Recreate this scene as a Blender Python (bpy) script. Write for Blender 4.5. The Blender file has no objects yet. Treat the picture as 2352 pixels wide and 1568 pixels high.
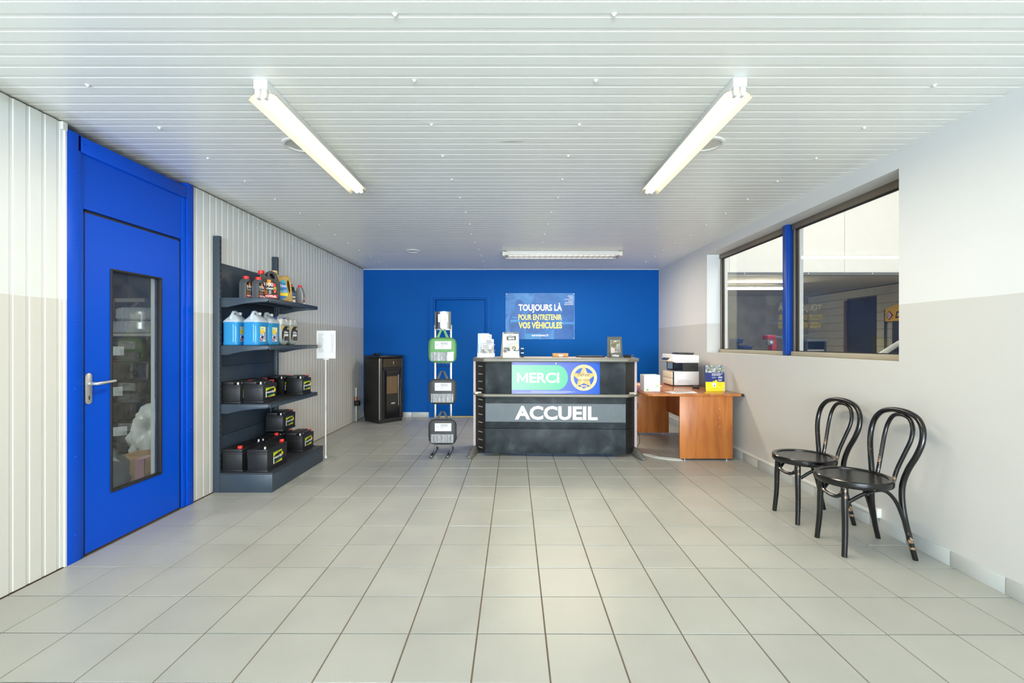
import bpy, bmesh, math, random
from mathutils import Vector, Matrix, noise
random.seed(7)
PI = math.pi
scene = bpy.context.scene
COL = scene.collection

# ------------------------------------------------------------------ camera
EYE = 1.294
cd = bpy.data.cameras.new('camera'); cam = bpy.data.objects.new('camera', cd); COL.objects.link(cam)
cd.sensor_width = 36.0; cd.lens = 36.0 * 1071.0 / 2352.0
cd.shift_x = -1.0 / 2352.0; cd.shift_y = 2.0 / 2352.0
cd.clip_start = 0.05
cam.location = (0, 0, EYE); cam.rotation_euler = (PI / 2, 0, 0)
scene.camera = cam

# ------------------------------------------------------------------ world, daylight, exposure
wd = bpy.data.worlds.new('world'); scene.world = wd; wd.use_nodes = True
bg = wd.node_tree.nodes['Background']; bg.inputs[0].default_value = (0.80, 0.90, 1.0, 1); bg.inputs[1].default_value = 2.0

def area(name, loc, rot, sx, sy, power, col, spread=PI):
    l = bpy.data.lights.new(name, 'AREA'); l.shape = 'RECTANGLE'; l.size = sx; l.size_y = sy
    l.energy = power; l.color = col; l.spread = spread
    o = bpy.data.objects.new(name, l); COL.objects.link(o); o.location = loc; o.rotation_euler = rot
    return o
# daylight through the glazed shop front behind the camera
area('shopfront_daylight', (0.0, -6.9, 1.08), (PI / 2, 0, 0), 4.9, 1.85, 1000, (0.80, 0.91, 1.0))
# area light for the unseen overhead lamps of the workshop beyond the right-hand window
area('workshop_overhead_light', (6.0, 4.2, 5.0), (math.radians(38), 0, 0), 5.0, 2.0, 310, (1.0, 0.99, 0.97))
# fill light added to brighten the storeroom behind the left-hand door
area('storeroom_fill_light', (-4.9, 3.0, 2.5), (math.radians(35), 0, math.radians(15)), 0.8, 0.8, 95, (0.92, 0.97, 1.0))

vs = scene.view_settings
vs.view_transform = 'Standard'; vs.look = 'None'; vs.gamma = 1.0; vs.use_curve_mapping = False
vs.exposure = 0.10
cy = scene.cycles
cy.max_bounces = 8; cy.diffuse_bounces = 6; cy.glossy_bounces = 3; cy.transmission_bounces = 4; cy.transparent_max_bounces = 8
cy.caustics_reflective = False; cy.caustics_refractive = False

# ------------------------------------------------------------------ materials
def lin(c):
    return tuple((v / 12.92 if v <= 0.04045 else ((v + 0.055) / 1.055) ** 2.4) for v in [x / 255.0 for x in c])

MATS = {}
def mat(name, rgb, rough=0.5, metal=0.0, spec=0.5, var=0.06, scale=9.0, bump=0.0, coat=0.0, emit=None, emit_s=0.0, stretch=None, bscale=None):
    if name in MATS: return MATS[name]
    m = bpy.data.materials.new(name); m.use_nodes = True
    nt = m.node_tree; N = nt.nodes; L = nt.links
    b = N['Principled BSDF']
    c = lin(rgb)
    b.inputs['Roughness'].default_value = rough; b.inputs['Metallic'].default_value = metal
    b.inputs['Specular IOR Level'].default_value = spec; b.inputs['Coat Weight'].default_value = coat
    tc = N.new('ShaderNodeTexCoord'); src = tc.outputs['Object']
    if stretch:
        mp = N.new('ShaderNodeMapping'); mp.inputs['Scale'].default_value = stretch
        L.new(src, mp.inputs[0]); src = mp.outputs[0]
    nz = N.new('ShaderNodeTexNoise'); nz.inputs['Scale'].default_value = scale; nz.inputs['Detail'].default_value = 4
    L.new(src, nz.inputs['Vector'])
    mx = N.new('ShaderNodeMix'); mx.data_type = 'RGBA'
    mx.inputs[6].default_value = (*[max(0, v * (1 - var)) for v in c], 1)
    mx.inputs[7].default_value = (*[min(1, v * (1 + var)) for v in c], 1)
    L.new(nz.outputs[0], mx.inputs[0]); L.new(mx.outputs[2], b.inputs['Base Color'])
    if bump:
        n2 = N.new('ShaderNodeTexNoise'); n2.inputs['Scale'].default_value = bscale or scale * 6; n2.inputs['Detail'].default_value = 3
        L.new(src, n2.inputs['Vector'])
        bp = N.new('ShaderNodeBump'); bp.inputs['Strength'].default_value = bump; bp.inputs['Distance'].default_value = 0.01
        L.new(n2.outputs[0], bp.inputs['Height']); L.new(bp.outputs[0], b.inputs['Normal'])
    if emit:
        b.inputs['Emission Color'].default_value = (*lin(emit), 1); b.inputs['Emission Strength'].default_value = emit_s
    MATS[name] = m
    return m

def glass(name, tint=(1, 1, 1), ior=1.5, dust=0.03, boost=1.0):
    m = bpy.data.materials.new(name); m.use_nodes = True
    nt = m.node_tree; N = nt.nodes; L = nt.links
    N.remove(N['Principled BSDF']); out = N['Material Output']
    tr = N.new('ShaderNodeBsdfTransparent'); tr.inputs[0].default_value = (*tint, 1)
    gl = N.new('ShaderNodeBsdfGlossy'); gl.inputs['Roughness'].default_value = 0.0
    fr = N.new('ShaderNodeFresnel'); fr.inputs['IOR'].default_value = ior
    mu = N.new('ShaderNodeMath'); mu.operation = 'MULTIPLY'; mu.inputs[1].default_value = boost; mu.use_clamp = True
    L.new(fr.outputs[0], mu.inputs[0])
    gm = N.new('ShaderNodeNewGeometry'); io = N.new('ShaderNodeMix'); io.inputs[2].default_value = ior; io.inputs[3].default_value = 1.0 / ior   # same sheet reflectance on both faces
    L.new(gm.outputs['Backfacing'], io.inputs[0]); L.new(io.outputs[0], fr.inputs['IOR'])
    a = N.new('ShaderNodeMixShader'); L.new(mu.outputs[0], a.inputs[0]); L.new(tr.outputs[0], a.inputs[1]); L.new(gl.outputs[0], a.inputs[2])
    df = N.new('ShaderNodeBsdfDiffuse'); df.inputs[0].default_value = (0.6, 0.6, 0.57, 1)
    nz = N.new('ShaderNodeTexNoise'); nz.inputs['Scale'].default_value = 14; nz.inputs['Detail'].default_value = 8
    tc = N.new('ShaderNodeTexCoord'); L.new(tc.outputs['Object'], nz.inputs['Vector'])
    m2 = N.new('ShaderNodeMath'); m2.operation = 'MULTIPLY'; m2.inputs[1].default_value = dust * 2; L.new(nz.outputs[0], m2.inputs[0])
    b = N.new('ShaderNodeMixShader'); L.new(m2.outputs[0], b.inputs[0]); L.new(a.outputs[0], b.inputs[1]); L.new(df.outputs[0], b.inputs[2])
    L.new(b.outputs[0], out.inputs[0]); MATS[name] = m
    return m

def nodes_of(m):
    return m.node_tree.nodes, m.node_tree.links, m.node_tree.nodes['Principled BSDF']

def wall_paint(name, upper, lower, split, rough, spec, grime=False):
    """two-tone paint: white above, grey-beige below a painted line"""
    m = bpy.data.materials.new(name); m.use_nodes = True
    N, L, b = nodes_of(m)
    g = N.new('ShaderNodeNewGeometry'); sp = N.new('ShaderNodeSeparateXYZ'); L.new(g.outputs['Position'], sp.inputs[0])
    nz = N.new('ShaderNodeTexNoise'); nz.inputs['Scale'].default_value = 3.0; L.new(g.outputs['Position'], nz.inputs['Vector'])
    ad = N.new('ShaderNodeMath'); ad.operation = 'MULTIPLY_ADD'; ad.inputs[1].default_value = 0.008
    L.new(nz.outputs[0], ad.inputs[0]); L.new(sp.outputs[2], ad.inputs[2])
    gt = N.new('ShaderNodeMath'); gt.operation = 'GREATER_THAN'; gt.inputs[1].default_value = split
    L.new(ad.outputs[0], gt.inputs[0])
    mx = N.new('ShaderNodeMix'); mx.data_type = 'RGBA'
    mx.inputs[6].default_value = (*lin(lower), 1); mx.inputs[7].default_value = (*lin(upper), 1)
    L.new(gt.outputs[0], mx.inputs[0])
    n2 = N.new('ShaderNodeTexNoise'); n2.inputs['Scale'].default_value = 2.2; n2.inputs['Detail'].default_value = 6
    L.new(g.outputs['Position'], n2.inputs['Vector'])
    ml = N.new('ShaderNodeMix'); ml.data_type = 'RGBA'; ml.blend_type = 'MULTIPLY'; ml.inputs[0].default_value = 0.06
    L.new(mx.outputs[2], ml.inputs[6]); L.new(n2.outputs[0], ml.inputs[7])
    col = ml.outputs[2]
    if grime:   # dust and stain along the wall head
        mr = N.new('ShaderNodeMapRange'); mr.inputs['From Min'].default_value = 2.44; mr.inputs['From Max'].default_value = 2.57
        L.new(sp.outputs[2], mr.inputs[0])
        n3 = N.new('ShaderNodeTexNoise'); n3.inputs['Scale'].default_value = 11; n3.inputs['Detail'].default_value = 5
        L.new(g.outputs['Position'], n3.inputs['Vector'])
        mu = N.new('ShaderNodeMath'); mu.operation = 'MULTIPLY'; L.new(mr.outputs[0], mu.inputs[0]); L.new(n3.outputs[0], mu.inputs[1])
        pw = N.new('ShaderNodeMath'); pw.operation = 'POWER'; pw.inputs[1].default_value = 1.6; L.new(mu.outputs[0], pw.inputs[0])
        gm = N.new('ShaderNodeMix'); gm.data_type = 'RGBA'; gm.inputs[7].default_value = (*lin((150, 145, 118)), 1)
        L.new(pw.outputs[0], gm.inputs[0]); L.new(col, gm.inputs[6]); col = gm.outputs[2]
    L.new(col, b.inputs['Base Color'])
    b.inputs['Roughness'].default_value = rough; b.inputs['Specular IOR Level'].default_value = spec
    bp = N.new('ShaderNodeBump'); bp.inputs['Strength'].default_value = 0.05
    n4 = N.new('ShaderNodeTexNoise'); n4.inputs['Scale'].default_value = 160; L.new(g.outputs['Position'], n4.inputs['Vector'])
    L.new(n4.outputs[0], bp.inputs['Height']); L.new(bp.outputs[0], b.inputs['Normal'])
    MATS[name] = m
    return m

def grad_mat(name, c0, c1, axis, p0, p1, rough=0.4, spec=0.4):
    """colour gradient along one local axis"""
    m = bpy.data.materials.new(name); m.use_nodes = True
    N, L, b = nodes_of(m)
    tc = N.new('ShaderNodeTexCoord'); sp = N.new('ShaderNodeSeparateXYZ'); L.new(tc.outputs['Object'], sp.inputs[0])
    mr = N.new('ShaderNodeMapRange'); mr.inputs['From Min'].default_value = p0; mr.inputs['From Max'].default_value = p1
    L.new(sp.outputs[axis], mr.inputs[0])
    mx = N.new('ShaderNodeMix'); mx.data_type = 'RGBA'; mx.inputs[6].default_value = (*lin(c0), 1); mx.inputs[7].default_value = (*lin(c1), 1)
    L.new(mr.outputs[0], mx.inputs[0]); L.new(mx.outputs[2], b.inputs['Base Color'])
    b.inputs['Roughness'].default_value = rough; b.inputs['Specular IOR Level'].default_value = spec
    MATS[name] = m
    return m

def jug_mat(name, upper, lower, level, rough=0.3):
    """translucent plastic filled up to a liquid level (local z)"""
    m = bpy.data.materials.new(name); m.use_nodes = True
    N, L, b = nodes_of(m); out = N['Material Output']
    tc = N.new('ShaderNodeTexCoord'); sp = N.new('ShaderNodeSeparateXYZ'); L.new(tc.outputs['Object'], sp.inputs[0])
    gt = N.new('ShaderNodeMapRange'); gt.inputs['From Min'].default_value = level - 0.003; gt.inputs['From Max'].default_value = level + 0.003
    L.new(sp.outputs[2], gt.inputs[0])
    mx = N.new('ShaderNodeMix'); mx.data_type = 'RGBA'; mx.inputs[6].default_value = (*lin(lower), 1); mx.inputs[7].default_value = (*lin(upper), 1)
    L.new(gt.outputs[0], mx.inputs[0]); L.new(mx.outputs[2], b.inputs['Base Color'])
    b.inputs['Roughness'].default_value = rough
    t = N.new('ShaderNodeBsdfTranslucent'); L.new(mx.outputs[2], t.inputs[0])
    ms = N.new('ShaderNodeMixShader'); ms.inputs[0].default_value = 0.35
    L.new(b.outputs[0], ms.inputs[1]); L.new(t.outputs[0], ms.inputs[2]); L.new(ms.outputs[0], out.inputs[0])
    MATS[name] = m
    return m

def wood(name, c0, c1, stretch, rough=0.35):
    m = bpy.data.materials.new(name); m.use_nodes = True
    N, L, b = nodes_of(m)
    tc = N.new('ShaderNodeTexCoord'); mp = N.new('ShaderNodeMapping'); mp.inputs['Scale'].default_value = stretch
    L.new(tc.outputs['Object'], mp.inputs[0])
    nz = N.new('ShaderNodeTexNoise'); nz.inputs['Scale'].default_value = 4; nz.inputs['Detail'].default_value = 8; nz.inputs['Distortion'].default_value = 0.6
    L.new(mp.outputs[0], nz.inputs['Vector'])
    cr = N.new('ShaderNodeValToRGB'); cr.color_ramp.elements[0].position = 0.32; cr.color_ramp.elements[1].position = 0.62
    cr.color_ramp.elements[0].color = (*lin(c1), 1); cr.color_ramp.elements[1].color = (*lin(c0), 1)
    L.new(nz.outputs[0], cr.inputs[0]); L.new(cr.outputs[0], b.inputs['Base Color'])
    b.inputs['Roughness'].default_value = rough
    MATS[name] = m
    return m

def chipped(name, paint, bare, rough, amount):
    """painted wood with chips that show bare wood"""
    m = bpy.data.materials.new(name); m.use_nodes = True
    N, L, b = nodes_of(m)
    tc = N.new('ShaderNodeTexCoord')
    nz = N.new('ShaderNodeTexNoise'); nz.inputs['Scale'].default_value = 34; nz.inputs['Detail'].default_value = 6; nz.inputs['Roughness'].default_value = 0.7
    L.new(tc.outputs['Object'], nz.inputs['Vector'])
    n2 = N.new('ShaderNodeTexNoise'); n2.inputs['Scale'].default_value = 5; n2.inputs['Detail'].default_value = 2
    L.new(tc.outputs['Object'], n2.inputs['Vector'])
    ad = N.new('ShaderNodeMath'); ad.operation = 'ADD'; L.new(nz.outputs[0], ad.inputs[0]); L.new(n2.outputs[0], ad.inputs[1])
    gt = N.new('ShaderNodeMapRange'); gt.inputs['From Min'].default_value = amount; gt.inputs['From Max'].default_value = amount + 0.03
    L.new(ad.outputs[0], gt.inputs[0])
    mx = N.new('ShaderNodeMix'); mx.data_type = 'RGBA'; mx.inputs[6].default_value = (*lin(paint), 1); mx.inputs[7].default_value = (*lin(bare), 1)
    L.new(gt.outputs[0], mx.inputs[0]); L.new(mx.outputs[2], b.inputs['Base Color'])
    b.inputs['Roughness'].default_value = rough; b.inputs['Coat Weight'].default_value = 0.25; b.inputs['Coat Roughness'].default_value = 0.12
    MATS[name] = m
    return m

def tile_mat(name, base, gloss=0.33):
    """speckled ceramic; each tile its own slight tone"""
    m = bpy.data.materials.new(name); m.use_nodes = True
    N, L, b = nodes_of(m)
    g = N.new('ShaderNodeNewGeometry'); oi = N.new('ShaderNodeObjectInfo')
    n1 = N.new('ShaderNodeTexNoise'); n1.inputs['Scale'].default_value = 420; n1.inputs['Detail'].default_value = 2; L.new(g.outputs['Position'], n1.inputs['Vector'])
    n2 = N.new('ShaderNodeTexNoise'); n2.inputs['Scale'].default_value = 3.5; n2.inputs['Detail'].default_value = 5; L.new(g.outputs['Position'], n2.inputs['Vector'])
    a = N.new('ShaderNodeMath'); a.operation = 'MULTIPLY_ADD'; a.inputs[1].default_value = 0.45; L.new(n1.outputs[0], a.inputs[0]); L.new(n2.outputs[0], a.inputs[2])
    a2 = N.new('ShaderNodeMath'); a2.operation = 'MULTIPLY_ADD'; a2.inputs[1].default_value = 0.25; L.new(oi.outputs['Random'], a2.inputs[0]); L.new(a.outputs[0], a2.inputs[2])
    mr = N.new('ShaderNodeMapRange'); mr.inputs['From Min'].default_value = 0.35; mr.inputs['From Max'].default_value = 1.35; L.new(a2.outputs[0], mr.inputs[0])
    mx = N.new('ShaderNodeMix'); mx.data_type = 'RGBA'; c = lin(base)
    mx.inputs[6].default_value = (*[v * 0.87 for v in c], 1); mx.inputs[7].default_value = (*[min(1, v * 1.11) for v in c], 1)
    L.new(mr.outputs[0], mx.inputs[0]); L.new(mx.outputs[2], b.inputs['Base Color'])
    r = N.new('ShaderNodeMapRange'); r.inputs['To Min'].default_value = gloss - 0.06; r.inputs['To Max'].default_value = gloss + 0.08
    L.new(n2.outputs[0], r.inputs[0]); L.new(r.outputs[0], b.inputs['Roughness'])
    b.inputs['Specular IOR Level'].default_value = 0.5
    bp = N.new('ShaderNodeBump'); bp.inputs['Strength'].default_value = 0.04; L.new(n1.outputs[0], bp.inputs['Height']); L.new(bp.outputs[0], b.inputs['Normal'])
    MATS[name] = m
    return m

def photo_mat(name, cols, scale=7.0, rough=0.35, distort=1.2):
    """soft mottled photographic print"""
    m = bpy.data.materials.new(name); m.use_nodes = True
    N, L, b = nodes_of(m)
    tc = N.new('ShaderNodeTexCoord'); nz = N.new('ShaderNodeTexNoise'); nz.inputs['Scale'].default_value = scale; nz.inputs['Detail'].default_value = 5; nz.inputs['Distortion'].default_value = distort
    L.new(tc.outputs['Object'], nz.inputs['Vector'])
    cr = N.new('ShaderNodeValToRGB'); e = cr.color_ramp.elements
    while len(e) < len(cols): e.new(0.5)
    for i, c in enumerate(cols):
        e[i].position = 0.28 + 0.44 * i / (len(cols) - 1); e[i].color = (*lin(c), 1)
    L.new(nz.outputs[0], cr.inputs[0]); L.new(cr.outputs[0], b.inputs['Base Color']); b.inputs['Roughness'].default_value = rough; b.inputs['Specular IOR Level'].default_value = .25
    MATS[name] = m
    return m

# ------------------------------------------------------------------ mesh building
class Fr:
    """a flat frame: origin, right, up; normal towards the viewer"""
    def __init__(s, o, r, u):
        s.o = Vector(o); s.r = Vector(r).normalized(); s.u = Vector(u).normalized(); s.n = s.r.cross(s.u)
    def p(s, a, b, c=0.0): return s.o + s.r * a + s.u * b + s.n * c

_txt = {}
def text_mesh(body, bold):
    k = (body, bold)
    if k in _txt: return _txt[k]
    c = bpy.data.curves.new('t', 'FONT'); c.body = body; c.size = 1.0; c.resolution_u = 3; c.offset = bold; c.fill_mode = 'FRONT' if hasattr(c, 'fill_mode') else c.fill_mode
    c.dimensions = '2D'
    o = bpy.data.objects.new('t', c); COL.objects.link(o)
    bpy.context.view_layer.update()
    me = bpy.data.meshes.new_from_object(o.evaluated_get(bpy.context.evaluated_depsgraph_get()))
    vs_ = [v.co.copy() for v in me.vertices]; fs = [tuple(p.vertices) for p in me.polygons]
    fs = [f if (len(f) < 3 or me.polygons[i].normal.z > 0) else tuple(reversed(f)) for i, f in enumerate(fs)]
    bpy.data.objects.remove(o); bpy.data.curves.remove(c); bpy.data.meshes.remove(me)
    _txt[k] = (vs_, fs)
    return _txt[k]

class MB:
    def __init__(s): s.v = []; s.f = []; s.m = []
    def add(s, vs_, fs, mi=0):
        n = len(s.v); s.v.extend([tuple(v) for v in vs_])
        for f in fs: s.f.append(tuple(i + n for i in f)); s.m.append(mi)
        return s
    def box(s, x0, x1, y0, y1, z0, z1, mi=0):
        v = [(x, y, z) for z in (z0, z1) for y in (y0, y1) for x in (x0, x1)]
        return s.add(v, [(0, 2, 3, 1), (4, 5, 7, 6), (0, 1, 5, 4), (2, 6, 7, 3), (0, 4, 6, 2), (1, 3, 7, 5)], mi)
    def taper(s, b, t, z0, z1, mi=0):
        """b, t = (x0,x1,y0,y1) at bottom / top"""
        v = [(x, y, z0) for y in b[2:] for x in b[:2]] + [(x, y, z1) for y in t[2:] for x in t[:2]]
        return s.add(v, [(0, 2, 3, 1), (4, 5, 7, 6), (0, 1, 5, 4), (2, 6, 7, 3), (0, 4, 6, 2), (1, 3, 7, 5)], mi)
    def prism(s, poly, fr, d0, d1, mi=0):
        """extrude polygon (a,b) on frame fr from depth d0 to d1 along its normal (ccw seen from the front, d1 > d0)"""
        n = len(poly)
        v = [fr.p(a, b, d0) for a, b in poly] + [fr.p(a, b, d1) for a, b in poly]
        f = [tuple(reversed(range(n))), tuple(range(n, 2 * n))] + [(i, (i + 1) % n, n + (i + 1) % n, n + i) for i in range(n)]
        return s.add(v, f, mi)
    def tube(s, pts, r, n=8, mi=0, closed=False):
        pts = [Vector(p) for p in pts]; k = len(pts); rs = r if isinstance(r, (list, tuple)) else [r] * k
        v = []; prev = None
        for i, p in enumerate(pts):
            if closed: t = pts[(i + 1) % k] - pts[i - 1]
            else: t = pts[min(i + 1, k - 1)] - pts[max(i - 1, 0)]
            t.normalize()
            if prev is None:
                a = Vector((0, 0, 1)) if abs(t.z) < 0.9 else Vector((1, 0, 0)); u = t.cross(a).normalized()
            else:
                u = (prev - t * prev.dot(t)).normalized()
            prev = u; w = t.cross(u)
            for j in range(n):
                th = 2 * PI * j / n; v.append(p + (u * math.cos(th) + w * math.sin(th)) * rs[i])
        f = []
        for i in range(k if closed else k - 1):
            for j in range(n):
                a = i * n + j; b = i * n + (j + 1) % n; c = ((i + 1) % k) * n + (j + 1) % n; d = ((i + 1) % k) * n + j
                f.append((a, b, c, d))
        if not closed: f += [tuple(reversed(range(n))), tuple((k - 1) * n + j for j in range(n))]
        return s.add(v, f, mi)
    def lathe(s, prof, n=20, c=(0, 0, 0), mi=0, sx=1.0, sy=1.0, axis='z'):
        v = []; k = len(prof)
        for r, z in prof:
            for j in range(n):
                th = 2 * PI * j / n; x, y = r * math.cos(th) * sx, r * math.sin(th) * sy
                q = (x, y, z) if axis == 'z' else ((z, x, y) if axis == 'x' else (y, z, x))
                v.append((c[0] + q[0], c[1] + q[1], c[2] + q[2]))
        f = [(i * n + j, i * n + (j + 1) % n, (i + 1) * n + (j + 1) % n, (i + 1) * n + j) for i in range(k - 1) for j in range(n)]
        if prof[0][0] > 1e-6: f.append(tuple(reversed(range(n))))
        if prof[-1][0] > 1e-6: f.append(tuple((k - 1) * n + j for j in range(n)))
        return s.add(v, f, mi)
    def flat(s, fr, pts, off=0.0, mi=0):
        return s.add([fr.p(a, b, off) for a, b in pts], [tuple(range(len(pts)))], mi)
    def rect(s, fr, a0, a1, b0, b1, off=0.0, mi=0):
        return s.flat(fr, [(a0, b0), (a1, b0), (a1, b1), (a0, b1)], off, mi)
    def disc(s, fr, a, b, r, off=0.0, mi=0, n=32):
        return s.flat(fr, [(a + r * math.cos(2 * PI * i / n), b + r * math.sin(2 * PI * i / n)) for i in range(n)], off, mi)
    def ring(s, fr, a, b, r0, r1, off=0.0, mi=0, n=40):
        v = [fr.p(a + r * math.cos(2 * PI * i / n), b + r * math.sin(2 * PI * i / n), off) for r in (r0, r1) for i in range(n)]
        return s.add(v, [(i, n + i, n + (i + 1) % n, (i + 1) % n) for i in range(n)], mi)
    def txt(s, fr, body, a0, a1, b0, b1, off=0.0, mi=0, bold=0.0, slant=0.0):
        vs_, fs = text_mesh(body, bold)
        xs = [v.x for v in vs_]; ys = [v.y for v in vs_]
        x0, x1, y0, y1 = min(xs), max(xs), min(ys), max(ys)
        q = []
        for v in vs_:
            t = (v.y - y0) / (y1 - y0)
            q.append(fr.p(a0 + (v.x - x0) / (x1 - x0) * (a1 - a0) + slant * t, b0 + t * (b1 - b0), off))
        return s.add(q, fs, mi)
    def lines(s, fr, a0, a1, b0, b1, n, off=0.0, mi=0, seed=1, fill=0.45):
        """fine print: rows of small bars"""
        rr = random.Random(seed); h = (b1 - b0) / n
        for i in range(n):
            b = b1 - (i + 1) * h
            s.rect(fr, a0, a0 + (a1 - a0) * rr.uniform(0.7, 1.0), b + h * (1 - fill) / 2, b + h * (1 + fill) / 2, off, mi)
        return s
    def build(s, name, mats, parent=None, smooth=False, bev=0.0, seg=2, angle=40, loc=None):
        me = bpy.data.meshes.new(name); me.from_pydata([tuple(v) for v in s.v], [], s.f); me.update()
        mats = mats if isinstance(mats, (list, tuple)) else [mats]
        for m in mats: me.materials.append(m)
        me.polygons.foreach_set('material_index', s.m)
        if bev > 0:
            bm = bmesh.new(); bm.from_mesh(me)
            bmesh.ops.remove_doubles(bm, verts=bm.verts, dist=1e-5)
            ed = [e for e in bm.edges if len(e.link_faces) == 2 and e.calc_face_angle(0) > 0.5]
            bmesh.ops.bevel(bm, geom=ed, offset=bev, segments=seg, affect='EDGES', profile=0.5, clamp_overlap=True)
            bm.to_mesh(me); bm.free()
        if smooth or bev > 0:
            me.polygons.foreach_set('use_smooth', [True] * len(me.polygons)); me.set_sharp_from_angle(angle=math.radians(angle))
        me.update()
        o = bpy.data.objects.new(name, me); COL.objects.link(o)
        if parent: o.parent = parent
        if loc: o.location = loc
        return o

def outline(pts, holes, depth, bevel, res=3):
    """2-D outline with holes, given thickness and rounded edges -> (verts, faces) in (a, b, depth)"""
    c = bpy.data.curves.new('o', 'CURVE'); c.dimensions = '2D'; c.fill_mode = 'BOTH'
    c.extrude = max(0.0001, depth / 2 - bevel); c.bevel_depth = bevel; c.bevel_resolution = res; c.offset = -bevel
    for pp in [pts] + holes:
        sp = c.splines.new('POLY'); sp.points.add(len(pp) - 1); sp.use_cyclic_u = True
        for i, (a, b) in enumerate(pp): sp.points[i].co = (a, b, 0, 1)
    o = bpy.data.objects.new('o', c); COL.objects.link(o); bpy.context.view_layer.update()
    me = bpy.data.meshes.new_from_object(o.evaluated_get(bpy.context.evaluated_depsgraph_get()))
    v = [w.co.copy() for w in me.vertices]; f = [tuple(p.vertices) for p in me.polygons]
    bpy.data.objects.remove(o); bpy.data.curves.remove(c); bpy.data.meshes.remove(me)
    return v, f

def smooth_poly(pts, it=2, closed=True):
    for _ in range(it):
        q = []; n = len(pts)
        rng = range(n) if closed else range(n - 1)
        if not closed: q.append(pts[0])
        for i in rng:
            a, b = pts[i], pts[(i + 1) % n]
            q.append(tuple(x * 0.75 + y * 0.25 for x, y in zip(a, b))); q.append(tuple(x * 0.25 + y * 0.75 for x, y in zip(a, b)))
        if not closed: q.append(pts[-1])
        pts = q
    return pts

def tag(o, label=None, cat=None, group=None, kind=None):
    if label: o['label'] = label
    if cat: o['category'] = cat
    if group: o['group'] = group
    if kind: o['kind'] = kind
    return o

def thing(name, label, cat, loc=(0, 0, 0), rz=0.0, group=None):
    o = bpy.data.objects.new(name, None); o.empty_display_size = 0.1; COL.objects.link(o)
    o.location = loc; o.rotation_euler = (0, 0, rz)
    return tag(o, label, cat, group)

def struct(name, parent=None):
    o = bpy.data.objects.new(name, None); o.empty_display_size = 0.1; COL.objects.link(o); o['kind'] = 'structure'
    return o

def dup(root, loc, rz, label, group=None):
    r = root.copy(); COL.objects.link(r); r.location = loc; r.rotation_euler = (0, 0, rz); r['label'] = label
    if group: r['group'] = group
    for ch in list(root.children):
        c = ch.copy(); COL.objects.link(c); c.parent = r
        for g in list(ch.children):
            d = g.copy(); COL.objects.link(d); d.parent = c
    return r

F = 1071.0; CX = 1177.0; CY = 786.0
def px(x, y, Y): return Vector(((x - CX) * Y / F, Y, EYE - (y - CY) * Y / F))   # a place seen in the photo, at a measured distance

# palette
BLUE = mat('blue_gloss_paint', (0, 74, 196), 0.38, spec=.2, var=0.04, scale=3)
BLUEW = mat('blue_wall_paint', (0, 84, 166), 0.6, spec=.12, var=0.05, scale=2, bump=0.05, bscale=140)
CEIL_W = mat('white_coated_steel', (226, 228, 224), 0.3, spec=0.55, var=0.03, scale=3)
WALL_L = wall_paint('left_cladding_paint', (221, 224, 222), (207, 206, 199), 1.545, 0.4, 0.45, grime=True)
WALL_R = wall_paint('right_wall_paint', (224, 226, 226), (206, 206, 203), 1.545, 0.55, 0.3)
DARK = mat('cavity_shade', (44, 40, 36), 0.9)  # dark colour that paints the shade behind gaps and joints
BLACK = mat('black_rubber', (24, 24, 25), 0.6)
ALU = mat('brushed_aluminium', (190, 190, 188), 0.35, metal=0.8)
CHROME = mat('chrome', (215, 215, 215), 0.15, metal=1.0)
WHITEP = mat('white_plastic', (216, 217, 214), 0.4)
PAPER = mat('white_paper', (228, 229, 228), 0.7, var=0.02)
INK = mat('grey_ink', (120, 122, 126), 0.6)
WHITE_INK = mat('white_ink', (236, 237, 238), 0.5, spec=.2, var=0.01)
GROUT = mat('brown_grout', (112, 98, 82), 0.85, var=0.2, scale=30)
TILE = tile_mat('speckled_grey_tile', (170, 171, 164))
BASE_T = tile_mat('pale_base_tile', (188, 192, 190), 0.4)

# ------------------------------------------------------------------ room shell
XL, XR, YB, YF, ZC = -2.585, 2.538, 8.09, -7.0, 2.565  # room behind the camera drawn out so daylight falls off evenly
T = 0.303
TX0, TY0, TYAW = -0.520 * T, 5.839 * T, -0.0034
floor = MB().box(XL - 0.15, XR + 0.2, YF - 0.2, YB + 0.12, -0.10, -0.004).build('floor', GROUT); floor['kind'] = 'structure'

def tile_shape(m, poly, z=0.0, inset=0.004):
    """one tile: convex polygon, top slightly inset with a small arris"""
    n = len(poly); cx = sum(p[0] for p in poly) / n; cy = sum(p[1] for p in poly) / n
    def ins(p, d):
        v = Vector((cx - p[0], cy - p[1])); l = v.length or 1
        return (p[0] + v.x / l * d * 1.414, p[1] + v.y / l * d * 1.414)
    lo = [(*p, z - 0.006) for p in poly]; hi = [(*ins(p, 0.0015), z) for p in poly]
    v = lo + hi
    m.add(v, [tuple(range(n, 2 * n))] + [(i, (i + 1) % n, n + (i + 1) % n, n + i) for i in range(n)])

def clip(poly, axis, lim, keep_less):
    out = []
    for i in range(len(poly)):
        a, b = poly[i], poly[(i + 1) % len(poly)]
        ia = (a[axis] <= lim) if keep_less else (a[axis] >= lim); ib = (b[axis] <= lim) if keep_less else (b[axis] >= lim)
        if ia: out.append(a)
        if ia != ib:
            t = (lim - a[axis]) / (b[axis] - a[axis]); out.append((a[0] + t * (b[0] - a[0]), a[1] + t * (b[1] - a[1])))
    return out

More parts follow.
